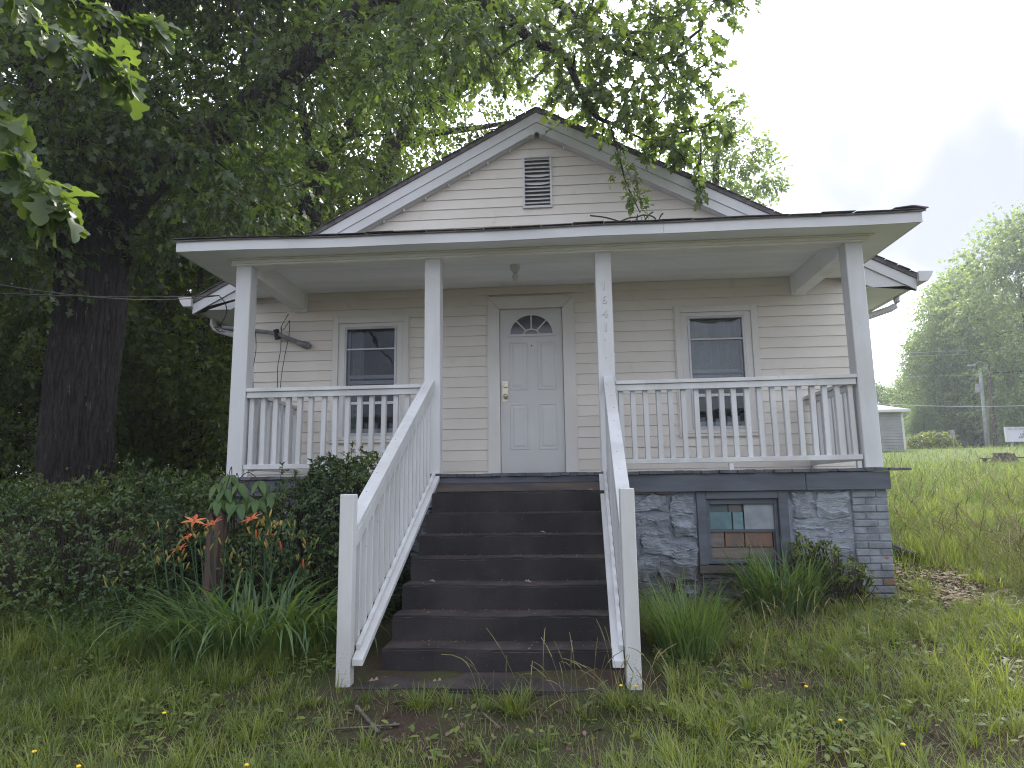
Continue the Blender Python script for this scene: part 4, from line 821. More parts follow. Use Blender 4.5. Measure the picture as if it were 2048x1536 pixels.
lim.build('limbs', V_BARK, oak, smooth=True)
hcl = [(h + RNG.normal(0, .03, 3), .10 + .02 * (i > 2), 4, .70) for i, h in enumerate(hang[4::2])]
P, A, Nn, R, ta, tb = cluster_leaves(cl_, 7, .62); sz = RNG.uniform(.11, .175, len(P))
P2_, A2, N2_, R2_, ta2, tb2 = cluster_leaves(over, 7, .42); P3, A3, N3, R3, ta3, tb3 = cluster_leaves(hcl, 3, .16)
P = np.concatenate([P, P2_, P3]); A = np.concatenate([A, A2, A3]); Nn = np.concatenate([Nn, N2_, N3]); R = np.concatenate([R, R2_, R3]); sz = np.concatenate([sz, RNG.uniform(.10, .16, len(P2_)), RNG.uniform(.06, .10, len(P3))])
crown = link(bpy.data.objects.new('crown', leaf_mesh('crown', P, A, Nn, sz, T_OAK, LEAF_OAK, R)), oak)
tv, tf = sticks(np.concatenate([ta, ta2, ta3]), np.concatenate([tb, tb2, tb3]), .007, .003); link(bpy.data.objects.new('twigs', npmesh('twigs', tv, [tf], V_TWIG)), oak)
# low branch close to the camera, large lobed leaves
lb = MB(); P, A, Nn, sz = [], [], [], []
for path in ([(-2.75, -3.6, 3.2), at(-30, -60, -3.6), at(90, 60, -3.55), at(180, 110, -3.5), at(250, 150, -3.45)], [(-2.75, -3.6, 3.2), at(-60, 150, -3.7), at(10, 270, -3.7), at(70, 360, -3.7), at(120, 420, -3.65)], [(-2.75, -3.6, 3.2), at(20, -60, -3.4), at(150, 10, -3.2), at(300, 50, -3.0)]):
    q = wav_path(path, 24); lb.tube(q, list(np.linspace(.014, .004, len(q))), 6)
    for i in range(6, len(q)):
        for k in range(4):
            d = nrm((q[i] - q[i - 1]) * 6 + RNG.normal(0, .55, 3) * .4 + np.array([0, 0, -.12])); P.append(q[i] + RNG.normal(0, .03, 3)); A.append(d); Nn.append(nrm(np.array([0, -.35, 1.0]) + RNG.normal(0, .5, 3))); sz.append(RNG.uniform(.11, .19))
low = lb.build('low_branch', V_TWIG, oak, smooth=True)
link(bpy.data.objects.new('leaves', leaf_mesh('low_leaves', np.array(P), np.array(A), np.array(Nn), sz, T_OAKHI, LEAF_OAK, RNG.uniform(.2, 1, len(P)))), low)

# ------------------------------------------------------------------ trees behind the house
def custom_tree(name, label, cat, group, trunks, clusters, size, mat, per=7, twl=.7, tm=T_SIMPLE, bark=V_BARK):
    p0 = trunks[0][0]; t = thing(name, label, cat, (p0[0], p0[1], Gf(p0[0], p0[1])), group); tm_ = MB(); nodes = []
    for q in trunks:
        w_ = wav_path([p[:3] for p in q], 26); rr = list(np.interp(np.linspace(0, 1, len(w_)), np.linspace(0, 1, len(q)), [p[3] for p in q])); tm_.tube(w_, rr, 10, cap=False); nodes += [(*p, r) for p, r in zip(w_[6:], rr[6:])]
    limb_tubes(tm_, nodes, clusters, up=.06); tm_.build('trunk', bark, t, smooth=True)
    P, A, Nn, R, ta, tb = cluster_leaves(clusters, per, twl)
    link(bpy.data.objects.new('crown', leaf_mesh('crown', P, A, Nn, RNG.uniform(size[0], size[1], len(P)), tm, mat, R)), t); return t
def px_clusters(rows, Y0, Y1, r, n, tone):
    out = []
    for v, u0, u1, st in rows:
        for u in np.arange(u0, u1, st): out.append((at(u + RNG.uniform(-st, st) * .3, v + RNG.uniform(-30, 30), RNG.uniform(Y0, Y1)), RNG.uniform(.8, 1.15) * r, n, tone + .15 * RNG.random()))
    return out
b0 = at(612, 640, 9.0)
custom_tree('shade_tree', 'forked tree leaning over the left roof slope behind the porch', 'tree', 'trees behind the house',
    [[(b0[0], 9.0, .7, .34), (*at(617, 470, 9.0), .30), (*at(628, 370, 9.0), .27), (*at(650, 310, 9.0), .22), (*at(700, 255, 9.0), .17), (*at(760, 160, 9.2), .12), (*at(800, 20, 9.5), .06)],
     [(*at(628, 370, 9.0), .18), (*at(618, 300, 9.0), .14), (*at(600, 180, 9.0), .09), (*at(590, 20, 9.0), .05)]],
    px_clusters([(-60, 330, 900, 130), (60, 360, 880, 120), (170, 400, 860, 120), (280, 420, 830, 115), (370, 430, 760, 110), (440, 330, 640, 110)], 7.6, 12.0, 1.35, 120, .42), (.13, .20), LEAF_FAR)
c0 = at(765, 560, 12.0)
custom_tree('shade_tree', 'tree behind the gable with a long bough bending right beneath a gap of sky', 'tree', 'trees behind the house',
    [[(c0[0], 12.0, 1.0, .32), (*at(768, 400, 12.0), .27), (*at(786, 300, 12.0), .24), (*at(830, 230, 12.0), .19), (*at(930, 170, 12.0), .15), (*at(1000, 105, 12.0), .11), (*at(1080, 10, 12.0), .06)],
     [(*at(786, 300, 12.0), .15), (*at(850, 270, 12), .11), (*at(960, 255, 12), .08), (*at(1040, 240, 12.0), .04)], [(*at(780, 330, 12.0), .15), (*at(780, 200, 12.2), .1), (*at(830, 40, 12.2), .05)]],
    px_clusters([(-40, 820, 1100, 120), (70, 860, 1060, 90), (150, 760, 930, 100), (235, 700, 940, 85), (310, 680, 960, 90), (390, 620, 880, 90)], 10.5, 15.0, 1.30, 100, .45)
    + [(at(930, 225, 12.5), .8, 60, .5), (at(900, 150, 12.5), .8, 60, .5), (at(960, 120, 13), .6, 45, .5), (at(1060, 150, 13), .5, 40, .5), (at(1010, 262, 12.5), .55, 34, .5), (at(1150, 120, 13), .9, 60, .5), (at(1130, 205, 13), .7, 50, .5)], (.13, .20), LEAF_FAR)
d0 = at(1440, 420, 14.0)
custom_tree('shade_tree', 'thin-crowned tree showing above the right roof slope against the white sky', 'tree', 'trees behind the house',
    [[(d0[0] - .3, 14.0, 1.3, .22), (d0[0] - .2, 14.0, 4.5, .18), (*at(1432, 330, 14.0), .10), (*at(1470, 260, 14.0), .04)]],
    [(at(u, v, RNG.uniform(13, 15)), r * 1.05, int(n_ * 1.45), .5) for u, v, r, n_ in ((1480, 300, .62, 55), (1520, 345, .50, 45), (1445, 350, .75, 60), (1460, 225, .34, 22), (1420, 270, .60, 50), (1500, 390, .5, 40), (1440, 410, .7, 50), (1395, 340, .8, 55), (1335, 330, .9, 60), (1550, 372, .2, 10), (1470, 195, .2, 8), (1280, 260, .8, 50))], (.12, .18), LEAF_RIGHT)
# woodland trees: three crowns shared by copies
def wood_crown(seed, mat, H, Rr, n_cl, ntw, size, low=.12, tone=.35):
    global RNG
    keep = RNG; RNG = np.random.default_rng(seed); cls = []
    for k in range(n_cl):
        h = low * H + (1 - low) * H * (k + RNG.random()) / n_cl; prof = math.sin(math.pi * min(1, max(.12, (h / H) ** 1.0))) ** .45
        a = RNG.uniform(0, 6.28); rr = Rr * prof * RNG.uniform(.35, 1.0); cls.append((np.array([rr * math.cos(a), rr * math.sin(a), h]), RNG.uniform(.24, .40) * Rr * (.55 + .45 * prof), ntw, tone + .25 * RNG.random()))
    P, A, Nn, R, ta, tb = cluster_leaves(cls, 7, .22 * Rr + .2); me = leaf_mesh('wood_crown', P, A, Nn, RNG.uniform(size[0], size[1], len(P)), T_SIMPLE, mat, R)
    mb = MB(); tr = wav_path([(0, 0, -.6), (.1 * Rr * RNG.uniform(-1, 1), 0, H * .35), (.15 * Rr * RNG.uniform(-1, 1), .1, H * .92)], 14); rr = list(np.linspace(.026 * H + .03, .03, len(tr))); mb.tube(tr, rr, 9, cap=False)
    limb_tubes(mb, [(*p, r) for p, r in zip(tr[2:], rr[2:])], cls, up=.08); tm_ = mb.mesh('wood_trunk', V_BARK, smooth=True); RNG = keep
    return me, tm_
WV = [wood_crown(s, LEAF_FAR, 9.0, 3.1, 34, 52, (.15, .24), .10) for s in (21, 22, 23)]
def place_tree(var, name, label, group, x, y, s, rz):
    t = thing(name, label, 'tree', (x, y, Gf(x, y) - .1), group); t.scale = (s, s, s); t.rotation_euler = (0, 0, rz)
    for nm, me in (('crown', var[0]), ('trunk', var[1])):
        o = bpy.data.objects.new(nm, me); COL.objects.link(o); o.parent = t
    return t
woods = [(-11.2, 7.0, 1.0), (-14.6, 7.5, 1.15), (-8.6, 8.5, .85), (-12.2, 12.5, 1.3), (-7.4, 13.5, 1.15), (-17.5, 11.0, 1.3), (-4.6, 18.0, 1.25), (-10.5, 18.5, 1.6), (-16.5, 18.0, 1.7), (-22, 15, 1.6), (.5, 22, 1.4), (-12.6, 3.6, .8), (-25, 9, 1.4), (-6.4, 7.2, .55), (-9.7, 5.2, .5)]
for k, (x, y, s) in enumerate(woods):
    lab = 'dark woodland tree in the thicket behind the oak' if s > .7 else ('low leafy thicket tree just right of the oak trunk' if x > -8 else 'low leafy thicket tree just left of the oak trunk')
    place_tree(WV[k % 3], 'woodland_tree', lab, 'woodland trees behind the oak' if s > .7 else 'low thicket trees by the oak', x, y, s, k * 1.37)
RV = [wood_crown(s, LEAF_RIGHT, 15.0, 5.0, 58, 78, (.20, .34), .05, .35) for s in (31, 32)]
rtrees = [(2085, 33, 46, 1.18, 'tallest pale green tree at the right edge behind the poles'), (1955, 0, 52, 1.0, 'tall leafy tree standing behind the street lamp'), (1890, 0, 56, .74, 'leafy tree rising behind the yellow-green bush'), (1818, 0, 62, .50, 'low round tree just past the shed roof'),
          (2020, 0, 64, 1.05, 'tree half hidden behind the leaning brown pole'), (1765, 0, 66, .5, 'small tree mostly hidden by the porch corner post'), (1930, 0, 72, .85, 'tree at the back between the lamp and the shed'), (1850, 0, 50, .26, 'short dark tree between the shed and the bush')]
for k, (u, _, Y, s, lab) in enumerate(rtrees):
    p = at(u, 895, Y); place_tree(RV[k % 2], 'roadside_tree', lab, None, p[0], Y, s, k * 2.1 + .6)

# ------------------------------------------------------------------ shrubs
def shrub(name, label, lobes, n, size, mat=LEAF_AZ, whorl=6, tm=T_ELL, tone=.4, group=None, spread=1.0):
    c0 = np.mean([np.array(l[0]) for l in lobes], 0); t = thing(name, label, 'shrub', (c0[0], c0[1], Gf(c0[0], c0[1])), group)
    area = np.array([(l[1][0] * l[1][1] * l[1][2]) ** (2 / 3) for l in lobes]); cnt = (n * area / area.sum()).astype(int); S_, O_ = [], []
    for (c, r), k in zip(lobes, cnt):
        d = rvec(k); rr = 1 - .34 * RNG.random((k, 1)) ** 2.0 + np.where(RNG.random((k, 1)) < .14, RNG.uniform(.05, .24, (k, 1)), 0); bmp = 1 + .10 * np.sin(d[:, :1] * 9 + c[0] * 3) * np.sin(d[:, 2:] * 8 + c[1] * 5); p = np.array(c) + d * np.array(r) * rr * bmp; ok = p[:, 2] > G(p[:, 0], p[:, 1]) + .03
        for c2, r2 in lobes:
            if c2 is c: continue
            ok &= (((p - np.array(c2)) / np.array(r2)) ** 2).sum(1) > .62
        S_.append(p[ok]); O_.append(nrm(d[ok] / np.array(r) + np.array([0, 0, .5])))
    S_ = np.concatenate(S_); O_ = np.concatenate(O_); P, A, Nn, R = [], [], [], []
    tone_ = tone + .28 * np.sin(S_[:, 0] * 4.1 + S_[:, 2] * 3.3) * np.sin(S_[:, 1] * 3.7) + RNG.normal(0, .12, len(S_))
    for j in range(whorl):
        s_ = rvec(len(S_)); P.append(S_ + rvec(len(S_)) * .012); A.append(nrm(O_ * .55 + s_ * .9 * spread)); Nn.append(nrm(O_ + .35 * rvec(len(S_)))); R.append(tone_ + RNG.normal(0, .12, len(S_)))
    P, A, Nn, R = map(np.concatenate, (P, A, Nn, R)); link(bpy.data.objects.new('foliage', leaf_mesh('foliage', P, A, Nn, RNG.uniform(size[0], size[1], len(P)), tm, mat, R)), t)
    k = RNG.choice(len(S_), min(len(S_), 420), replace=False); ends = S_[k]; roots = np.stack([c0[0] + (ends[:, 0] - c0[0]) * .45, c0[1] + (ends[:, 1] - c0[1]) * .4 + 0 * ends[:, 0], np.zeros(len(k))], 1); roots[:, 2] = G(roots[:, 0], roots[:, 1]) - .05
    tv, tf = sticks(roots, ends, .008, .003); tag(link(bpy.data.objects.new('stems', npmesh('stems', tv, [tf], V_TWIG)), t), kind='stuff'); return t
shrub('azalea_bush', 'broad dark azalea hedge spreading in front of the oak trunk', [((-4.9, -.2, .62), (.85, .75, .62)), ((-4.1, -.35, .68), (.8, .7, .66)), ((-3.45, -.2, .62), (.55, .55, .70)), ((-5.6, .1, .6), (.7, .7, .62)), ((-4.4, .6, .80), (.9, .6, .66)), ((-3.9, -.85, .30), (.6, .4, .40)), ((-4.7, -.9, .3), (.6, .4, .40)), ((-6.2, .8, .75), (.8, .7, .6)), ((-3.6, .75, .9), (.5, .4, .5))], 9000, (.028, .05))
shrub('azalea_bush', 'dark azalea bush between the corner post and the left stair railing', [((-2.35, -.42, .62), (.55, .36, .62)), ((-1.85, -.38, .78), (.42, .32, .62)), ((-1.95, -.30, 1.05), (.40, .26, .40)), ((-1.60, -.42, .42), (.28, .34, .5)), ((-2.65, -.45, .45), (.4, .36, .45)), ((-1.72, -.34, 1.28), (.16, .12, .24)), ((-2.12, -.34, 1.30), (.14, .12, .18))], 5200, (.026, .046))
shrub('azalea_bush', 'small lime-tinged shrub against the stones under the basement window', [((2.42, -.22, .50), (.13, .12, .16)), ((2.24, -.20, .55), (.10, .12, .16)), ((2.62, -.26, .34), (.16, .15, .17)), ((2.74, -.24, .20), (.10, .12, .14))], 260, (.024, .042), LEAF_BUSH, tone=.15)
# tall stray azalea shoots in front of the railing
shp, sha, shn = [], [], []; sm = MB()
for u, v in ((697, 905), (668, 915), (660, 905), (705, 885), (708, 920), (755, 912), (625, 925), (590, 940), (566, 930)):
    q = at(u, v, -.30); b_ = q - np.array([RNG.uniform(-.05, .05), 0, .35]); sm.tube([b_, (q + b_) / 2 + RNG.normal(0, .01, 3), q], [.004, .003, .002], 5)
    for k in range(16): shp.append(q + np.array([0, 0, -.10 * RNG.random()])); sha.append(nrm(rvec(1)[0] + np.array([0, 0, .7]))); shn.append(nrm(np.array([0, -.3, 1]) + .4 * rvec(1)[0]))
az_sh = thing('azalea_shoots', 'thin leafy azalea shoots poking up in front of the left porch railing', 'shoots', tuple(at(690, 960, -.3)))
tag(sm.build('stems', V_TWIG, az_sh), kind='stuff'); link(bpy.data.objects.new('foliage', leaf_mesh('foliage', np.array(shp), np.array(sha), np.array(shn), RNG.uniform(.03, .055, len(shp)), T_ELL, LEAF_AZ, RNG.uniform(.2, .7, len(shp)))), az_sh)
# split stump and the broad-leaved sapling growing over it
sx, sy = -2.93, -.72
st_ = MB(); n = 14; rings = [(Gf(sx, sy) - .1, .12), (.35, .095), (.7, .09), (.95, .088)]; vs_ = []
for j, (zz, r) in enumerate(rings):
    for i in range(n):
        a = 2 * math.pi * i / n; rr = r * (1 + .12 * math.sin(i * 5.1 + j)); vs_.append((sx + rr * math.cos(a), sy + rr * math.sin(a), zz + ((.06 * math.sin(i * 2.7) + .05 * random.random()) if j == 3 else 0)))
st_.add(vs_ + [(sx, sy, .90)], [(j * n + i, j * n + (i + 1) % n, (j + 1) * n + (i + 1) % n, (j + 1) * n + i) for j in range(3) for i in range(n)] + [(3 * n + i, 3 * n + (i + 1) % n, 4 * n) for i in range(n)])
tag(st_.build('broken_stump', V_STAKE), 'splintered reddish-brown stump standing behind the orange daylilies', 'stump')
sap = thing('sapling', 'bright green broad-leaved sapling at the foot of the left corner post', 'sapling', (sx + .03, sy + .15, Gf(sx, sy)))
sm = MB(); P, A, Nn, sz = [], [], [], []; sroot = np.array([sx + .05, sy + .16, Gf(sx, sy)]); stop_ = at(468, 950, -.58); sm.tube(wav_path([sroot, (sroot + stop_) / 2 + [.03, 0, 0], stop_], 10), .010, 6)
for u, v in ((437, 968), (458, 950), (478, 966), (494, 992), (462, 998), (436, 1000), (541, 985), (578, 1038), (528, 1028), (512, 1000), (480, 1008), (452, 978), (520, 962)):
    h = at(u, v, RNG.uniform(-.80, -.62)); sm.tube(wav_path([sroot + (stop_ - sroot) * RNG.uniform(.6, .98), (h + stop_) / 2 + [0, 0, .05], h], 8), .004, 5)
    a0 = RNG.uniform(0, 6.28)
    for k in range(5):
        a = a0 + k * 2 * math.pi / 5; P.append(h); A.append(nrm(np.array([math.cos(a), math.sin(a) * .8, -.75]))); Nn.append(nrm(np.array([.3 * math.cos(a), -.5, .9]))); sz.append(RNG.uniform(.11, .18))
sm.build('stem', V_TWIG, sap, smooth=True); link(bpy.data.objects.new('leaves', leaf_mesh('leaves', np.array(P), np.array(A), np.array(Nn), sz, T_BROAD, LEAF_SAP, RNG.uniform(0, .6, len(P)))), sap)

# ------------------------------------------------------------------ strap-leaved clumps and grass
def blades(base, az, el, bend, length, width, nseg, rnd, twist=None):
    n_ = len(base); h = np.stack([np.cos(az), np.sin(az), np.zeros(n_)], 1); sd_ = np.stack([-np.sin(az), np.cos(az), np.zeros(n_)], 1); p = base.copy(); V = []; seg = length / nseg
    for k in range(nseg + 1):
        t = k / nseg; w = width * (1 - t ** 2.2) if k < nseg else width * .02
        w = np.broadcast_to(w, (n_,))[:, None]; V += [p - sd_ * w / 2, p + sd_ * w / 2]
        ang = el - bend * ((k + .5) / nseg) ** 1.3; p = p + (h * np.cos(ang)[:, None] + np.array([0, 0, 1.0]) * np.sin(ang)[:, None]) * np.asarray(seg).reshape(-1, 1)
    V = np.stack(V, 1); k2 = 2 * (nseg + 1); F = np.array([(2 * i, 2 * i + 1, 2 * i + 3, 2 * i + 2) for i in range(nseg)])[None] + (np.arange(n_) * k2)[:, None, None]
    return V.reshape(-1, 3), F.reshape(-1, 4), np.repeat(np.clip(rnd, 0, 1), k2)
def strap_clump(name, label, cat, cx, cy, rx, ry, n_, len_, bend_, width, mat, group=None, el=(1.15, 1.5)):
    t = thing(name, label, cat, (cx, cy, Gf(cx, cy)), group); a = RNG.uniform(0, 6.283, n_); r = np.sqrt(RNG.random(n_)); x = cx + rx * r * np.cos(a); y = cy + ry * r * np.sin(a); az = a + RNG.normal(0, .7, n_)
    V, F, R = blades(np.stack([x, y, G(x, y) - .01], 1), az, RNG.uniform(*el, n_), RNG.uniform(*bend_, n_), RNG.uniform(*len_, n_), RNG.uniform(width * .6, width * 1.25, n_), 8, RNG.beta(1.3, 1.5, n_))
    link(bpy.data.objects.new('leaves', npmesh('leaves', V, [F], mat, {'rnd': R}, smooth=True)), t); return t
lil = strap_clump('daylily_clump', 'orange daylilies in bloom over arching strap leaves left of the steps', 'daylily', -2.24, -1.40, .70, .26, 460, (.50, 1.0), (1.3, 2.6), .024, LEAF_LILY)
strap_clump('daylily_clump', 'dark green strap-leaved clump growing under the basement window', 'daylily', 1.95, -.45, .28, .16, 300, (.42, .74), (.3, 1.7), .019, LEAF_LILY)
strap_clump('daylily_clump', 'upright bright green grassy clump against the right stair newel', 'daylily', 0.98, -1.42, .20, .34, 520, (.30, .62), (.2, 1.1), .010, LEAF_LILY)
strap_clump('daylily_clump', 'faint thin strap leaves in the shade in front of the azalea hedge', 'daylily', -3.45, -1.3, .45, .3, 110, (.3, .55), (1.2, 2.3), .012, LEAF_LILY)
def flower(parent, c, s, az0):
    ax = nrm(np.array([RNG.uniform(-.5, .5), -.45, 1.0])); u = nrm(np.cross(ax, np.array([0, 0, 1.]))); w = np.cross(u, ax); A = []; Nn = []
    for k in range(6):
        a = az0 + k * math.pi / 3; d = u * math.cos(a) + w * math.sin(a); A.append(d * .70 + ax * .95); Nn.append(ax - d * .8)
    tm = tmpl_fold([0, .2, .45, .7, .9, 1.0], [.05, .12, .19, .17, .08, .01], .25, .85)
    f = link(bpy.data.objects.new('flower', leaf_mesh('flower', np.array([c] * 6, float), np.array(A), np.array(Nn), [s * (1 if k % 2 else .93) for k in range(6)], tm, PETAL, RNG.uniform(0, 1, 6))), parent)
    m = MB()
    for k in range(5): a = az0 + k * 1.25; d = u * math.cos(a) + w * math.sin(a); m.tube([c + ax * .01, c + ax * .04 + d * .01, c + ax * .055 + d * .018], .0011, 4)
    m.build('stamens', PETAL, f)
def bud(mb, c, d, L_, r):
    d = nrm(np.array(d, float)); mb.tube([c, c + d * L_ * .25, c + d * L_ * .6, c + d * L_ * .9, c + d * L_], [r * .4, r * .8, r, r * .6, r * .1], 6)
fl_px = [(388, 1046), (428, 1050), (505, 1041), (380, 1076), (360, 1100)]
sc_px = fl_px + [(323, 1046), (345, 1090), (330, 1115), (300, 1090), (410, 1095), (400, 1065), (455, 1110), (452, 1080), (480, 1105), (540, 1050), (560, 1045), (525, 1068), (545, 1080), (575, 1070), (590, 1050), (620, 1085), (607, 1110), (510, 1060), (470, 1125), (365, 1120), (535, 1030), (222, 1155)]
stm = MB(); bdm = MB()
for k, (u, v) in enumerate(sc_px):
    Y = -1.30 + RNG.uniform(-.15, .15); top = at(u, v, Y); bx = -2.25 + (top[0] + 2.25) * .75 + RNG.uniform(-.05, .05); by = Y + RNG.uniform(-.06, .06); b_ = np.array([bx, by, Gf(bx, by)])
    stm.tube(wav_path([b_, b_ * .45 + top * .55 + [RNG.uniform(-.02, .02), 0, 0], top + [0, 0, -.02]], 10), [.0048] * 4 + [.0035] * 20 if False else .0042, 5)
    for j in range(4):
        a = RNG.uniform(0, 6.28); q = top + np.array([.035 * math.cos(a), .03 * math.sin(a), -.02 - .035 * j * RNG.random()]); stm.tube([top + np.array([0, 0, -.06 - .01 * j]), q], .0028, 4)
        bud(bdm, q, (math.cos(a) * .5, math.sin(a) * .5, 1), RNG.uniform(.03, .075), RNG.uniform(.006, .010))
    if k < 5: flower(lil, top, .078 if k < 3 else .062, RNG.uniform(0, 1))
tag(stm.build('flower_stems', LEAF_LILY, lil), kind='stuff')
bo = tag(bdm.build('buds', BUD, lil, smooth=True), kind='stuff')
a_ = bo.data.attributes.new('rnd', 'FLOAT', 'POINT'); nb_ = len(bo.data.vertices); a_.data.foreach_set('value', np.repeat(RNG.beta(1.2, 2.0, nb_ // 30 + 1), 30)[:nb_].astype(np.float32))
def wilted(u, v, d):
    m = MB(); q = at(u, v, -1.3); bud(m, q, d, .075, .009); o = m.build('spent_flower', PETAL, lil, smooth=True)
for u, v, d in ((512, 1058, (.05, 0, -1)), (530, 1070, (1, 0, .05)), (560, 1082, (.2, 0, -1)), (606, 1118, (.1, 0, -1))): wilted(u, v, d)

def in_house(x, y): return ((x > -3.35) & (x < 3.3) & (y > -.08) & (y < 1.7)) | ((x > -4.0) & (x < 3.8) & (y > 1.4) & (y < 10.4)) | ((x > -1.45) & (x < .73) & (y > -2.38) & (y < .2))
def smooth(a, b, t): t = np.clip((t - a) / (b - a), 0, 1); return t * t * (3 - 2 * t)
def patchy(x, y, s=1.0): return .5 + .25 * np.sin(x * 2.3 * s + 1.7 * np.sin(y * 1.9 * s)) + .25 * np.sin(y * 3.1 * s + 1.3 * np.sin(x * 2.7 * s + 2))
def soil_mask(x, y):                 # 1 where bare earth and litter show
    a = np.exp(-(((x + .45) / 1.05) ** 4 + ((y + 2.66) / .40) ** 4)); b = np.exp(-(((x - 1.75) / .75) ** 2 + ((y + .95) / .45) ** 2)) * .8; c = np.exp(-(((x - 3.75) / .4) ** 2 + ((y - .2) / 1.0) ** 2)) * 1.0
    d = np.exp(-(((x - 2.3) / 1.0) ** 2 + ((y + 2.2) / .5) ** 2)) * .55
    return np.clip(a + b + c + d, 0, 1)
# front lawn: thin sward plus many tufts
def lawn(nb, nt, name, label, x0, x1, y0, y1, mat, hfun, tone, tuft_len, tuft_w, visf, dens, k=26, wmul=None):
    x = RNG.uniform(x0, x1, nb); y = RNG.uniform(y0, y1, nb); kp = visf(x, y) & (RNG.random(nb) < dens(x, y)); x, y = x[kp], y[kp]; n1 = len(x)
    az = RNG.uniform(0, 6.283, n1); el = RNG.uniform(.8, 1.5, n1); bd = RNG.uniform(.3, 1.7, n1); ln = hfun(x, y) * RNG.uniform(.55, 1.2, n1); wd = RNG.uniform(.003, .0055, n1); tn = tone(x, y) + RNG.normal(0, .16, n1)
    tx = RNG.uniform(x0, x1, nt); ty = RNG.uniform(y0, y1, nt); kp = visf(tx, ty) & (RNG.random(nt) < dens(tx, ty)); tx, ty = tx[kp], ty[kp]; nt = len(tx)
    tl = hfun(tx, ty) * RNG.uniform(*tuft_len, nt); tt = tone(tx, ty) + RNG.normal(.06, .20, nt); kk = RNG.integers(k // 2, k * 2, nt); id_ = np.repeat(np.arange(nt), kk); n2 = len(id_); a = RNG.uniform(0, 6.283, n2); r = RNG.gamma(2, .011, n2)
    x = np.concatenate([x, tx[id_] + r * np.cos(a)]); y = np.concatenate([y, ty[id_] + r * np.sin(a)]); az = np.concatenate([az, a + RNG.normal(0, .6, n2)]); el = np.concatenate([el, RNG.uniform(.95, 1.52, n2)]); bd = np.concatenate([bd, RNG.uniform(.3, 1.5, n2)])
    ln = np.concatenate([ln, tl[id_] * RNG.uniform(.5, 1.15, n2)]); wd = np.concatenate([wd, RNG.uniform(.0035, .0075, n2) * tuft_w]); tn = np.concatenate([tn, tt[id_] + RNG.normal(0, .13, n2)])
    if wmul is not None: wd = wd * wmul(x, y)
    kp = ~in_house(x, y) | (np.abs(y + 2.43) < .19); x, y, az, el, bd, ln, wd, tn = (q[kp] for q in (x, y, az, el, bd, ln, wd, tn))
    V, F, R_ = blades(np.stack([x, y, G(x, y) - .008], 1), az, el, bd, ln, wd, 3, tn)
    tag(link(bpy.data.objects.new(name, npmesh(name, V, [F], mat, {'rnd': R_}))), label, 'grass', kind='stuff')
def vis_front(x, y): return (np.abs(x - .1 + .07 * (y + 6.4)) < (1.15 * (y + 6.4) + .6)) & ~in_house(x, y)
def dens_front(x, y): return (.22 + .78 * patchy(x, y, 1.5)) * (1 - .95 * soil_mask(x, y))
def h_front(x, y):
    left = 1 - smooth(-1.5, 1.2, x); return .075 + .07 * patchy(x, y) + .05 * smooth(-3.0, -4.5, x) + .04 * left * smooth(-1.9, -1.0, y) + .03 * smooth(1.5, 3, x)
def t_front(x, y): return .22 + .30 * patchy(x, y, 1.3) + .20 * smooth(-1.0, 1.4, x) + .10 * smooth(-2.4, -3.4, y)
lawn(166000, 9000, 'lawn_grass', 'patchy unmown lawn grass in front of the house', -6.6, 6.2, -4.4, .35, GRASS, h_front, t_front, (.8, 2.0), 1.0, vis_front, dens_front, 16)
lawn(16000, 700, 'dry_grass', 'tan dry grass blades mixed into the front lawn', -3.5, 4.6, -4.2, .2, SEED, lambda x, y: .09 + 0 * x, lambda x, y: .15 + 0 * x, (.8, 1.6), .8, vis_front, lambda x, y: .15 + .5 * smooth(.3, 2.5, x) + .25 * soil_mask(x, y), 8)
lawn(500, 40, 'slab_edge_weeds', 'sparse weeds sprouting from the soil along the bottom slab', -1.35, .75, -2.62, -2.24, GRASS, lambda x, y: .07 + 0 * x, lambda x, y: .3 + 0 * x, (.7, 2.0), 1.2, lambda x, y: x > -9, lambda x, y: .55 + 0 * x, 14)
# taller meadow on the right running up the slope
n_ = 230000; y = -1.2 + 36 * RNG.random(n_) ** 2.0; x = 3.0 + RNG.random(n_) * (.92 * (y + 6.4) + .6 - 2.6); dd = np.hypot(x - CAM[0], y - CAM[1]); pt = patchy(x, y, .7)
mow = smooth(10, 15, y); keep = ~in_house(x, y) & (x > 3.15 + .22 * np.clip(y, 0, 3)) & (RNG.random(n_) < (.35 + .65 * pt) * (1 - .92 * soil_mask(x, y)) * np.clip(7.5 / dd, .22, 1))
x, y, pt, mow, dd = x[keep], y[keep], pt[keep], mow[keep], dd[keep]; n_ = len(x)
hgt = (.12 + .27 * smooth(3.2, 5.2, x + .3 * y) * smooth(-.6, 1.6, y) * (1 - mow * .75)) * RNG.uniform(.6, 1.3, n_); near = 1 - smooth(3.3, 4.6, x + .2 * y)
hgt = hgt * (1 - .45 * near) * (.55 + .8 * patchy(x, y, 1.7))
V, F, R = blades(np.stack([x, y, G(x, y) - .01], 1), RNG.uniform(0, 6.283, n_), RNG.uniform(1.05, 1.5, n_), RNG.uniform(.2, 1.3, n_), hgt, RNG.uniform(.0025, .005, n_) * np.clip(dd / 6, 1, 5), 3, .10 + .42 * pt * (1 - .35 * near) + .10 * (1 - mow) + .18 * (patchy(x, y, 2.3) - .5) + RNG.normal(0, .22, n_))
tag(link(bpy.data.objects.new('meadow_grass', npmesh('meadow_grass', V, [F], GRASS_R, {'rnd': R}))), 'tall seeding grass on the slope right of the house', 'grass', kind='stuff')
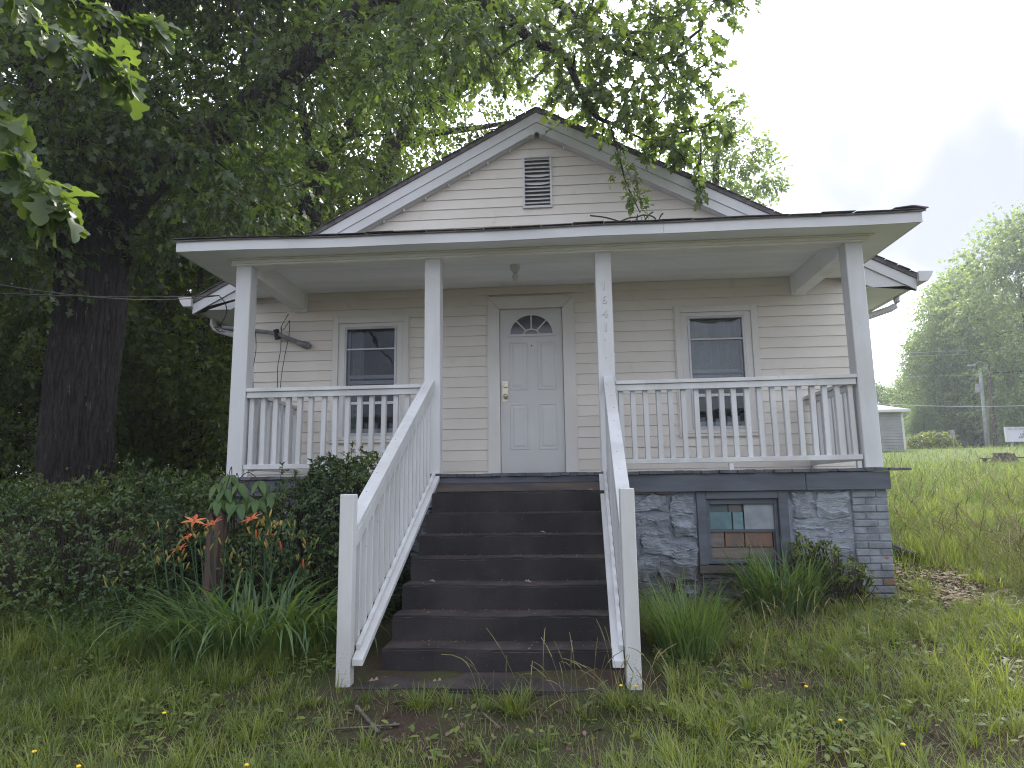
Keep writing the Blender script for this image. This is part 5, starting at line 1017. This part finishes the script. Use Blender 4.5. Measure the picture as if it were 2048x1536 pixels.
# seed stalks: in the meadow and by the steps
def seed_stalks(n_, x, y, hmin, hmax, name, label, lean=(.1, .9), rad=.0016, hd=.0045):
    L_ = RNG.uniform(hmin, hmax, n_); az = RNG.uniform(0, 6.283, n_); el = RNG.uniform(1.1, 1.5, n_); bend = RNG.uniform(*lean, n_); p = np.stack([x, y, G(x, y)], 1); h = np.stack([np.cos(az), np.sin(az), 0 * az], 1); a, b, ra = [], [], []
    for k in range(7):
        ang = el - bend * (k / 6) ** 1.6; q = p + (h * np.cos(ang)[:, None] + np.array([0, 0, 1.]) * np.sin(ang)[:, None]) * (L_ / 7)[:, None]; a.append(p); b.append(q); ra.append(np.full(n_, rad if k < 5 else hd * (1 - .3 * (k == 6)))); p = q
    tv, tf = sticks(np.concatenate(a), np.concatenate(b), np.concatenate(ra), np.concatenate(ra) * .85); rn = np.repeat(np.tile(RNG.random(n_), 7), 6)
    tag(link(bpy.data.objects.new(name, npmesh(name, tv, [tf], SEED, {'rnd': rn}))), label, 'grass', kind='stuff')
n_ = 2600; y = -.4 + 14 * RNG.random(n_) ** 1.6; x = 3.9 + RNG.random(n_) * (.9 * (y + 6.4) - 3.4); seed_stalks(n_, x, y, .35, .75, 'meadow_seed_stalks', 'pale seed stalks standing above the meadow grass', (.2, 1.2), .002, .005)
n_ = 46; x = RNG.normal(.28, .34, n_); y = RNG.uniform(-2.62, -2.38, n_); seed_stalks(n_, x, y, .22, .52, 'seeding_grass_stalks', 'thin seeding grass stalks rising against the bottom step', (.2, 1.3), .0013, .0036)
n_ = 150; x = RNG.normal(1.7, .7, n_); y = RNG.uniform(-2.6, -.5, n_); kk = ~in_house(x, y); seed_stalks(kk.sum(), x[kk], y[kk], .2, .46, 'yard_seed_stalks', 'pale seeding grass stalks between the steps and the right corner', (.2, 1.2), .0013, .0034)
n_ = 60; x = RNG.uniform(-3.6, 3.2, n_); y = RNG.uniform(-3.3, -1.6, n_); kk = ~in_house(x, y); seed_stalks(kk.sum(), x[kk], y[kk], .15, .34, 'lawn_seed_stalks', 'thin seed stalks scattered through the front lawn', (.2, 1.2), .0011, .0028)
# tufts in front of the slab
for k, (tx, ty, n_, ln, lab) in enumerate(((-.18, -2.52, 90, (.10, .24), 'bright grass tuft growing against the middle of the slab'), (-.72, -2.50, 70, (.08, .18), 'small grass tuft near the left end of the slab'), (.42, -2.48, 80, (.1, .26), 'ragged grass tuft at the foot of the right newel'), (1.42, -.62, 70, (.12, .26), 'broad-bladed tuft on bare soil below the basement sill'))):
    strap_clump('grass_tuft', lab, 'grass tuft', tx, ty, .06, .05, n_, ln, (.4, 1.6), .0075, GRASS, el=(.7, 1.45))
# low broad-leaved weeds
n_ = 30000; x = RNG.uniform(-4.2, 4.4, n_); y = RNG.uniform(-3.9, .0, n_); pt = patchy(x + 3, y - 2, 1.6); kk = ~in_house(x, y) & (RNG.random(n_) < pt ** 2 * (1 - .92 * soil_mask(x, y))); x, y = x[kk], y[kk]; n_ = len(x)
P = np.stack([x, y, G(x, y) + RNG.uniform(.005, .06, n_)], 1); a = RNG.uniform(0, 6.283, n_)
tag(link(bpy.data.objects.new('lawn_weeds', leaf_mesh('lawn_weeds', P, np.stack([np.cos(a), np.sin(a), RNG.uniform(-.1, .7, n_)], 1), nrm(np.array([0, -.2, 1.]) + .4 * rvec(n_)), RNG.uniform(.022, .06, n_), T_ELL, GRASS, RNG.uniform(.05, .8, n_)))), 'low broad-leaved weeds scattered through the lawn', 'weeds', kind='stuff')
# brown leaf litter and soil crumbs
def litter(name, label, x, y, s0, s1, up=.03):
    n_ = len(x); a = RNG.uniform(0, 6.283, n_); P = np.stack([x, y, G(x, y) + RNG.uniform(.004, up, n_)], 1)
    tag(link(bpy.data.objects.new(name, leaf_mesh(name, P, np.stack([np.cos(a), np.sin(a), RNG.normal(0, .25, n_)], 1), nrm(np.array([0, 0, 1.]) + .45 * rvec(n_)), RNG.uniform(s0, s1, n_), T_ELL, LITTER, RNG.beta(1.3, 1.8, n_)))), label, 'leaf litter', kind='stuff')
n_ = 2400; x = RNG.normal(3.65, .30, n_); y = RNG.normal(.0, .8, n_); kk = ~in_house(x, y) & (x > 3.15); litter('corner_leaf_litter', 'dead brown leaves piled beside the brick corner', x[kk], y[kk], .03, .075, .04)
n_ = 3800; x = RNG.uniform(-4, 4.4, n_); y = RNG.uniform(-3.9, 0, n_); kk = ~in_house(x, y) & (RNG.random(n_) < .06 + soil_mask(x, y)); litter('soil_litter', 'dead leaf scraps lying on the bare soil', x[kk], y[kk], .015, .06, .012)
tv, tf = None, None
n_ = 900; x = RNG.uniform(-3.5, 3.5, n_); y = RNG.uniform(-3.5, -.2, n_); kk = ~in_house(x, y) & (RNG.random(n_) < .15 + soil_mask(x, y)); x, y = x[kk], y[kk]; n_ = len(x); a = RNG.uniform(0, 6.28, n_); p = np.stack([x, y, G(x, y) + .008], 1); q = p + np.stack([np.cos(a), np.sin(a), RNG.normal(0, .15, n_)], 1) * RNG.uniform(.03, .14, (n_, 1))
tv, tf = sticks(p, q, .002, .0012); tag(link(bpy.data.objects.new('twig_litter', npmesh('twig_litter', tv, [tf], V_DEADWOOD))), 'small dry twigs strewn over the front yard', 'twigs', kind='stuff')
# debris on the treads
P, sz = [], []
for i in range(7):
    for k in range(60): P.append((RNG.uniform(SX0 + .05, SX1 - .05), SY[i] + (.27 - .02 - .22 * RNG.random() ** 1.8), SZ[i] + .006)); sz.append(RNG.uniform(.008, .028))
P = np.array(P); n_ = len(P); a = RNG.uniform(0, 6.28, n_); tag(link(bpy.data.objects.new('step_debris', leaf_mesh('step_debris', P, np.stack([np.cos(a), np.sin(a), 0 * a], 1), nrm(np.array([0, 0, 1.]) + .3 * rvec(n_)), sz, T_ELL, LITTER, RNG.uniform(.1, 1, n_)))), 'leaf crumbs gathered along the backs of the treads', 'leaf litter', kind='stuff')
for u, v, Y, s, lab in ((1175, 984, -.2, .075, 'curled tan dead leaf on the top step'), (1080, 1064, -.70, .05, 'small pale dead leaf on the third step'), (858, 1163, -1.22, .05, 'yellowish leaf at the left end of a middle step'), (1048, 1163, -1.25, .06, 'pinkish dead leaf in the middle of a step'), (860, 1357, -2.1, .10, 'long tan dead leaf lying on the bottom slab'), (735, 1350, -2.08, .09, 'crumpled brown leaf beside the left newel foot')):
    q = at(u, v, Y); zt = max([zz for yy, zz in zip(SY + [-2.36], SZ + [-.045]) if yy <= Y] or [-.045]); q[2] = zt + .012
    tag(part('fallen_leaf', leaf_mesh('fallen_leaf', np.array([q]), np.array([[1., .2, .05]]), np.array([[.1, -.4, 1.]]), [s], T_OAKHI, LITTER, np.array([.9])), None), lab, 'leaf')
for pts, r, lab in (([(712, 1432), (730, 1452), (748, 1470), (756, 1478)], .010, 'thick short grey stick lying on the soil before the steps'), ([(520, 1492), (600, 1484), (660, 1470), (740, 1468), (800, 1462)], .0055, 'long thin pale branch lying across the grass before the steps'), ([(965, 1446), (985, 1460), (1000, 1470)], .005, 'short tan twig lying right of the thick stick')):
    q = []
    for u, v in pts:
        d = ROWS.T @ np.array([(u - 1024) / FPX, (v - 768) / FPX, 1.0]); t = (-.1 - CAM[2]) / d[2]; p = CAM + t * d; q.append((p[0], p[1], Gf(p[0], p[1]) + r + .012))
    tag(MB().tube(wav_path(q, 16), r, 7).build('fallen_stick', V_DEADWOOD, smooth=True), lab, 'stick')
# dandelions
for u, v in ((170, 1256), (327, 1425), (68, 1488), (157, 1514), (492, 1514), (1612, 1391), (1680, 1455), (1805, 1498), (1241, 1386), (1271, 1388), (58, 1120)):
    d = ROWS.T @ np.array([(u - 1024) / FPX, (v - 768) / FPX, 1.0]); t = (.02 - CAM[2]) / d[2]; p = CAM + t * d; zg = Gf(p[0], p[1]); t_ = thing('dandelion', 'single small yellow dandelion flower in the front lawn', 'flower', (p[0], p[1], zg), 'dandelions in the lawn')
    MB().tube([(p[0], p[1], zg), (p[0] + .004, p[1], zg + .11)], .002, 5).build('stem', LEAF_LILY, t_); MB().ball((p[0] + .004, p[1], zg + .115), .011, .011, .006, 9, 5).build('flower_head', YELLOW, t_)

# ------------------------------------------------------------------ beyond the lawn
SH = at(1812, 898, 30.0); shed = thing('shed', 'small grey clapboard shed with white trim past the porch corner', 'shed', (SH[0] - 2.4, 32, SH[2]))
V_SHED = M('grey_shed_siding', (0.30, 0.30, 0.305), (0.25, 0.25, 0.255), scale=1.5, rough=0.6, objvar=.05)
zb, zt = SH[2] - .25, at(1812, 822, 30.0)[2]; x1 = SH[0]; x0 = x1 - 5
wl = MB().box(x0, x1, 30.02, 35, zb, zt).build('wall', V_SHED, shed); z = zb
while z < zt - .05: MB().add([(x0, 29.98, z), (x1 - .09, 29.98, z), (x1 - .09, 30.017, min(z + .155, zt)), (x0, 30.017, min(z + .155, zt)), (x0, 30.02, z - .002), (x1 - .09, 30.02, z - .002)], [(0, 1, 2, 3), (4, 5, 1, 0)]).build('clapboard', V_SHED, wl); z += .155
MB().box(x1 - .09, x1 + .02, 29.985, 30.1, zb, zt).build('corner_board', V_TRIM, shed)
V_SHROOF = M('pale_shed_roof', (0.30, 0.31, 0.33), (0.24, 0.25, 0.265), scale=3, rough=.8)
rf = MB().add([(x0 - .3, 29.7, zt + .07), (x1 + .3, 29.7, zt + .07), (x1 + .3, 35.3, zt + .07), (x0 - .3, 35.3, zt + .07), (x0 + 2.2, 32.5, zt + 1.0), (x1 - 2.2, 32.5, zt + 1.0)], [(0, 1, 5, 4), (1, 2, 5), (2, 3, 4, 5), (3, 0, 4)]).build('roof', V_SHROOF, shed)
MB().box(x0 - .3, x1 + .3, 29.68, 35.3, zt - .06, zt + .068).build('fascia', V_TRIM, shed)
q0, q1 = at(1815, 898, 34), at(1908, 898, 34); qm = (q0 + q1) / 2
shrub('garden_bush', 'rounded yellow-green bush beside the small grey shed', [((qm[0] - .55, 34, qm[2] + .15), (.95, .8, .60)), ((qm[0] + .45, 34, qm[2] + .2), (.95, .8, .72)), ((qm[0], 34.3, qm[2] + .35), (.8, .7, .62))], 1700, (.10, .17), LEAF_BUSH, whorl=5, tone=.55)
def pole(name, label, bot, top, Y, r, mat, cat='pole'):
    a, b = at(*bot, Y), at(*top, Y); a[2] -= .6; t = thing(name, label, cat, tuple(a)); MB().tube([a, b], [r, r * .8], 10).build('shaft', mat, t, smooth=True); return t, a, b
V_PGREY = M('weathered_pole_grey', (0.34, 0.34, 0.34), (0.25, 0.25, 0.25), scale=4, rough=.85); V_PRED = M('creosote_brown_pole', (0.13, 0.075, 0.065), (0.09, 0.06, 0.055), scale=4, rough=.85); V_PGRN = M('tan_green_pole', (0.22, 0.22, 0.15), rough=.85)
t, a, b = pole('utility_pole', 'pale grey utility pole carrying a transformer can at the roadside', (1975, 897), (1960, 740), 44, .14, V_PGREY)
c = at(1956, 777, 43.7); MB().tube([c - [0, 0, .32], c - [0, 0, .3], c + [0, 0, .28], c + [0, 0, .32]], [.1, .17, .17, .1], 12).build('transformer', V_PGREY, t)
t, a, b = pole('utility_pole', 'leaning brown utility pole with a street lamp arm', (1991, 897), (1976, 726), 44.5, .14, V_PRED)
c = at(1946, 731, 44.5); MB().tube(wav_path([b - [0, 0, .15], (b + c) / 2 + [0, 0, .18], c], 10), .035, 7).build('lamp_arm', V_PGREY, t, smooth=True); MB().ball(c - [.1, 0, 0.02], .34, .16, .10, 12, 7).build('lamp_head', V_PGREY, t, smooth=True)
pole('utility_pole', 'thin tan pole between the grey and brown utility poles', (1980, 897), (1975, 800), 45, .07, V_PGRN)
for k, (v0, v1, Y, r, m_, lab) in enumerate(((801, 806, 40, .022, V_WIRE, 'lowest bright wire strung past the utility poles'), (716, 690, 46, .012, V_WIRE, 'upper thin wire crossing in front of the roadside trees'), (722, 699, 46.5, .012, V_WIRE, 'second thin wire just under the upper roadside wire'), (757, 748, 47, .010, V_WIRE, 'faint middle wire between the upper and lowest roadside wires'))):
    a, b = at(1640, v0 - 2, Y), at(2160, v1, Y); L_ = np.linspace(0, 1, 16); tag(MB().tube([a + (b - a) * t + np.array([0, 0, -.35 * 4 * t * (1 - t) * (k == 0)]) for t in L_], r, 6).build('overhead_wire', m_), lab, 'wire')
a = at(1905, 897, 31); t = thing('metal_sign', 'small blank metal sign on a post beside the yellow-green bush', 'sign', tuple(a)); c0_, c1_ = at(1899, 860, 31), at(1910.5, 875, 31)
MB().box(c0_[0], c1_[0], 31, 31.02, c1_[2], c0_[2]).build('plate', V_PGREY, t); xm = (c0_[0] + c1_[0]) / 2; MB().box(xm - .02, xm + .02, 30.96, 30.998, a[2] - .3, c0_[2]).build('post', V_PGREY, t)
# church-type letter board, cut by the picture edge
V_BOARD = M('letter_board_white', (0.62, 0.62, 0.68), (0.56, 0.57, 0.63), scale=2, rough=.5); V_LET = M('black_letters', (.02, .02, .03), rough=.6); V_PINK = M('faded_pink_letters', (.48, .40, .45), rough=.6)
sgY = 40.0; c0_, c1_ = at(2011, 855, sgY), at(2014, 883, sgY); x0 = c0_[0]; x1 = x0 + 2.5; z1 = c0_[2]; z0 = c1_[2]
sg = thing('letter_board', 'white message board sign with black lettering at the right edge', 'sign', (x0 + 1.2, sgY, z0 - .6)); MB().box(x0, x1, sgY, sgY + .15, z0, z1).build('panel', V_BOARD, sg)
frame4(MB(), x0 - .03, x1 + .03, z0 - .03, z1 + .03, .05, .05, sgY - .03, sgY + .16).build('frame', V_TRIM, sg)
for xx in (x0 + .35, x1 - .35): MB().box(xx - .06, xx + .06, sgY + .02, sgY + .13, z0 - 1.2, z0 - .031).build('post', V_PGREY, sg)
H_ = z1 - z0; cxs = x0 + 1.25
for tx, zz, s, m_ in (('THE', .60, .20, V_LET), ('LIBRARY', .41, .20, V_LET), ('APPLE MAY', .21, .20, V_LET)): part('lettering', text_mesh(tx, s, m_, .004), sg, (cxs, sgY - .006, z0 + zz * H_), (math.radians(90), 0, 0))
xx = x0 + .12
while xx < x1 - .2: w = random.choice((.28, .42, .34)); MB().box(xx, min(xx + w, x1 - .1), sgY - .008, sgY - .001, z0 + .80 * H_, z0 + .93 * H_).build('header_word', V_PINK, sg); xx += w + .07
# stump with plank seats
V_STUMP = M('old_grey_stump', (0.15, 0.115, 0.095), (0.055, 0.048, 0.048), scale=9, stretch=(1, 1, .3), rough=.95, bump=.9, bscale=14, bstretch=(1, 1, .25), bdist=.05)
c0_, c1_ = at(1984, 920, 20), at(2034, 924, 20); cx = (c0_[0] + c1_[0]) / 2; r = (c1_[0] - c0_[0]) / 2; zb = c1_[2]; n = 26; vs_ = []
for j, (h, k) in enumerate(((-.2, 1.15), (.0, 1.04), (.14, .90), (.26, .80), (.33, .78))):
    for i in range(n): a = 2 * math.pi * i / n; rr = r * k * (1 + .07 * math.sin(i * 3.3 + j * .4)); vs_.append((cx + rr * math.cos(a), 20 + rr * .8 * math.sin(a), zb + h + (.03 * math.sin(i * 1.1) if j == 4 else 0)))
tag(MB().add(vs_, [(j * n + i, j * n + (i + 1) % n, (j + 1) * n + (i + 1) % n, (j + 1) * n + i) for j in range(4) for i in range(n)] + [tuple(range(4 * n, 5 * n))]).build('tree_stump', V_STUMP), 'wide weathered tree stump standing in the meadow', 'stump')
for u0, u1, v, lab in ((1966, 1981, 917, 'low plank bench at the left of the tree stump'), (2041, 2075, 915, 'low plank bench at the right of the tree stump')):
    a, b = at(u0, v, 19.6), at(u1, v, 19.6); t = thing('plank_bench', lab, 'bench', ((a[0] + b[0]) / 2, 19.7, zb)); MB().bar((a[0], 19.6, a[2]), (b[0] + .12, 19.9, a[2]), .25, .04).build('seat', V_DEADWOOD, t); MB().box((a[0] + b[0]) / 2 - .05, (a[0] + b[0]) / 2 + .05, 19.66, 19.78, zb - .3, a[2] - .02).build('leg', V_STUMP, t)

# ------------------------------------------------------------------ haze on the far trees, added also to lift contrast like lens veil
hz = bpy.data.materials.new('haze_veil'); hz.use_nodes = True; hn = hz.node_tree.nodes; hn.clear(); ho = hn.new('ShaderNodeOutputMaterial'); hv = hn.new('ShaderNodeVolumePrincipled')
hv.inputs['Color'].default_value = (0.90, 0.95, 1.0, 1); hv.inputs['Density'].default_value = 0.0012; hv.inputs['Anisotropy'].default_value = 0.35; hz.node_tree.links.new(hv.outputs[0], ho.inputs['Volume'])
tag(MB().box(-760, 760, -360, 960, -2.5, 24).build('haze', hz), 'thin haze on the far trees, widened over the yard as an added lens veil', 'haze', kind='stuff')
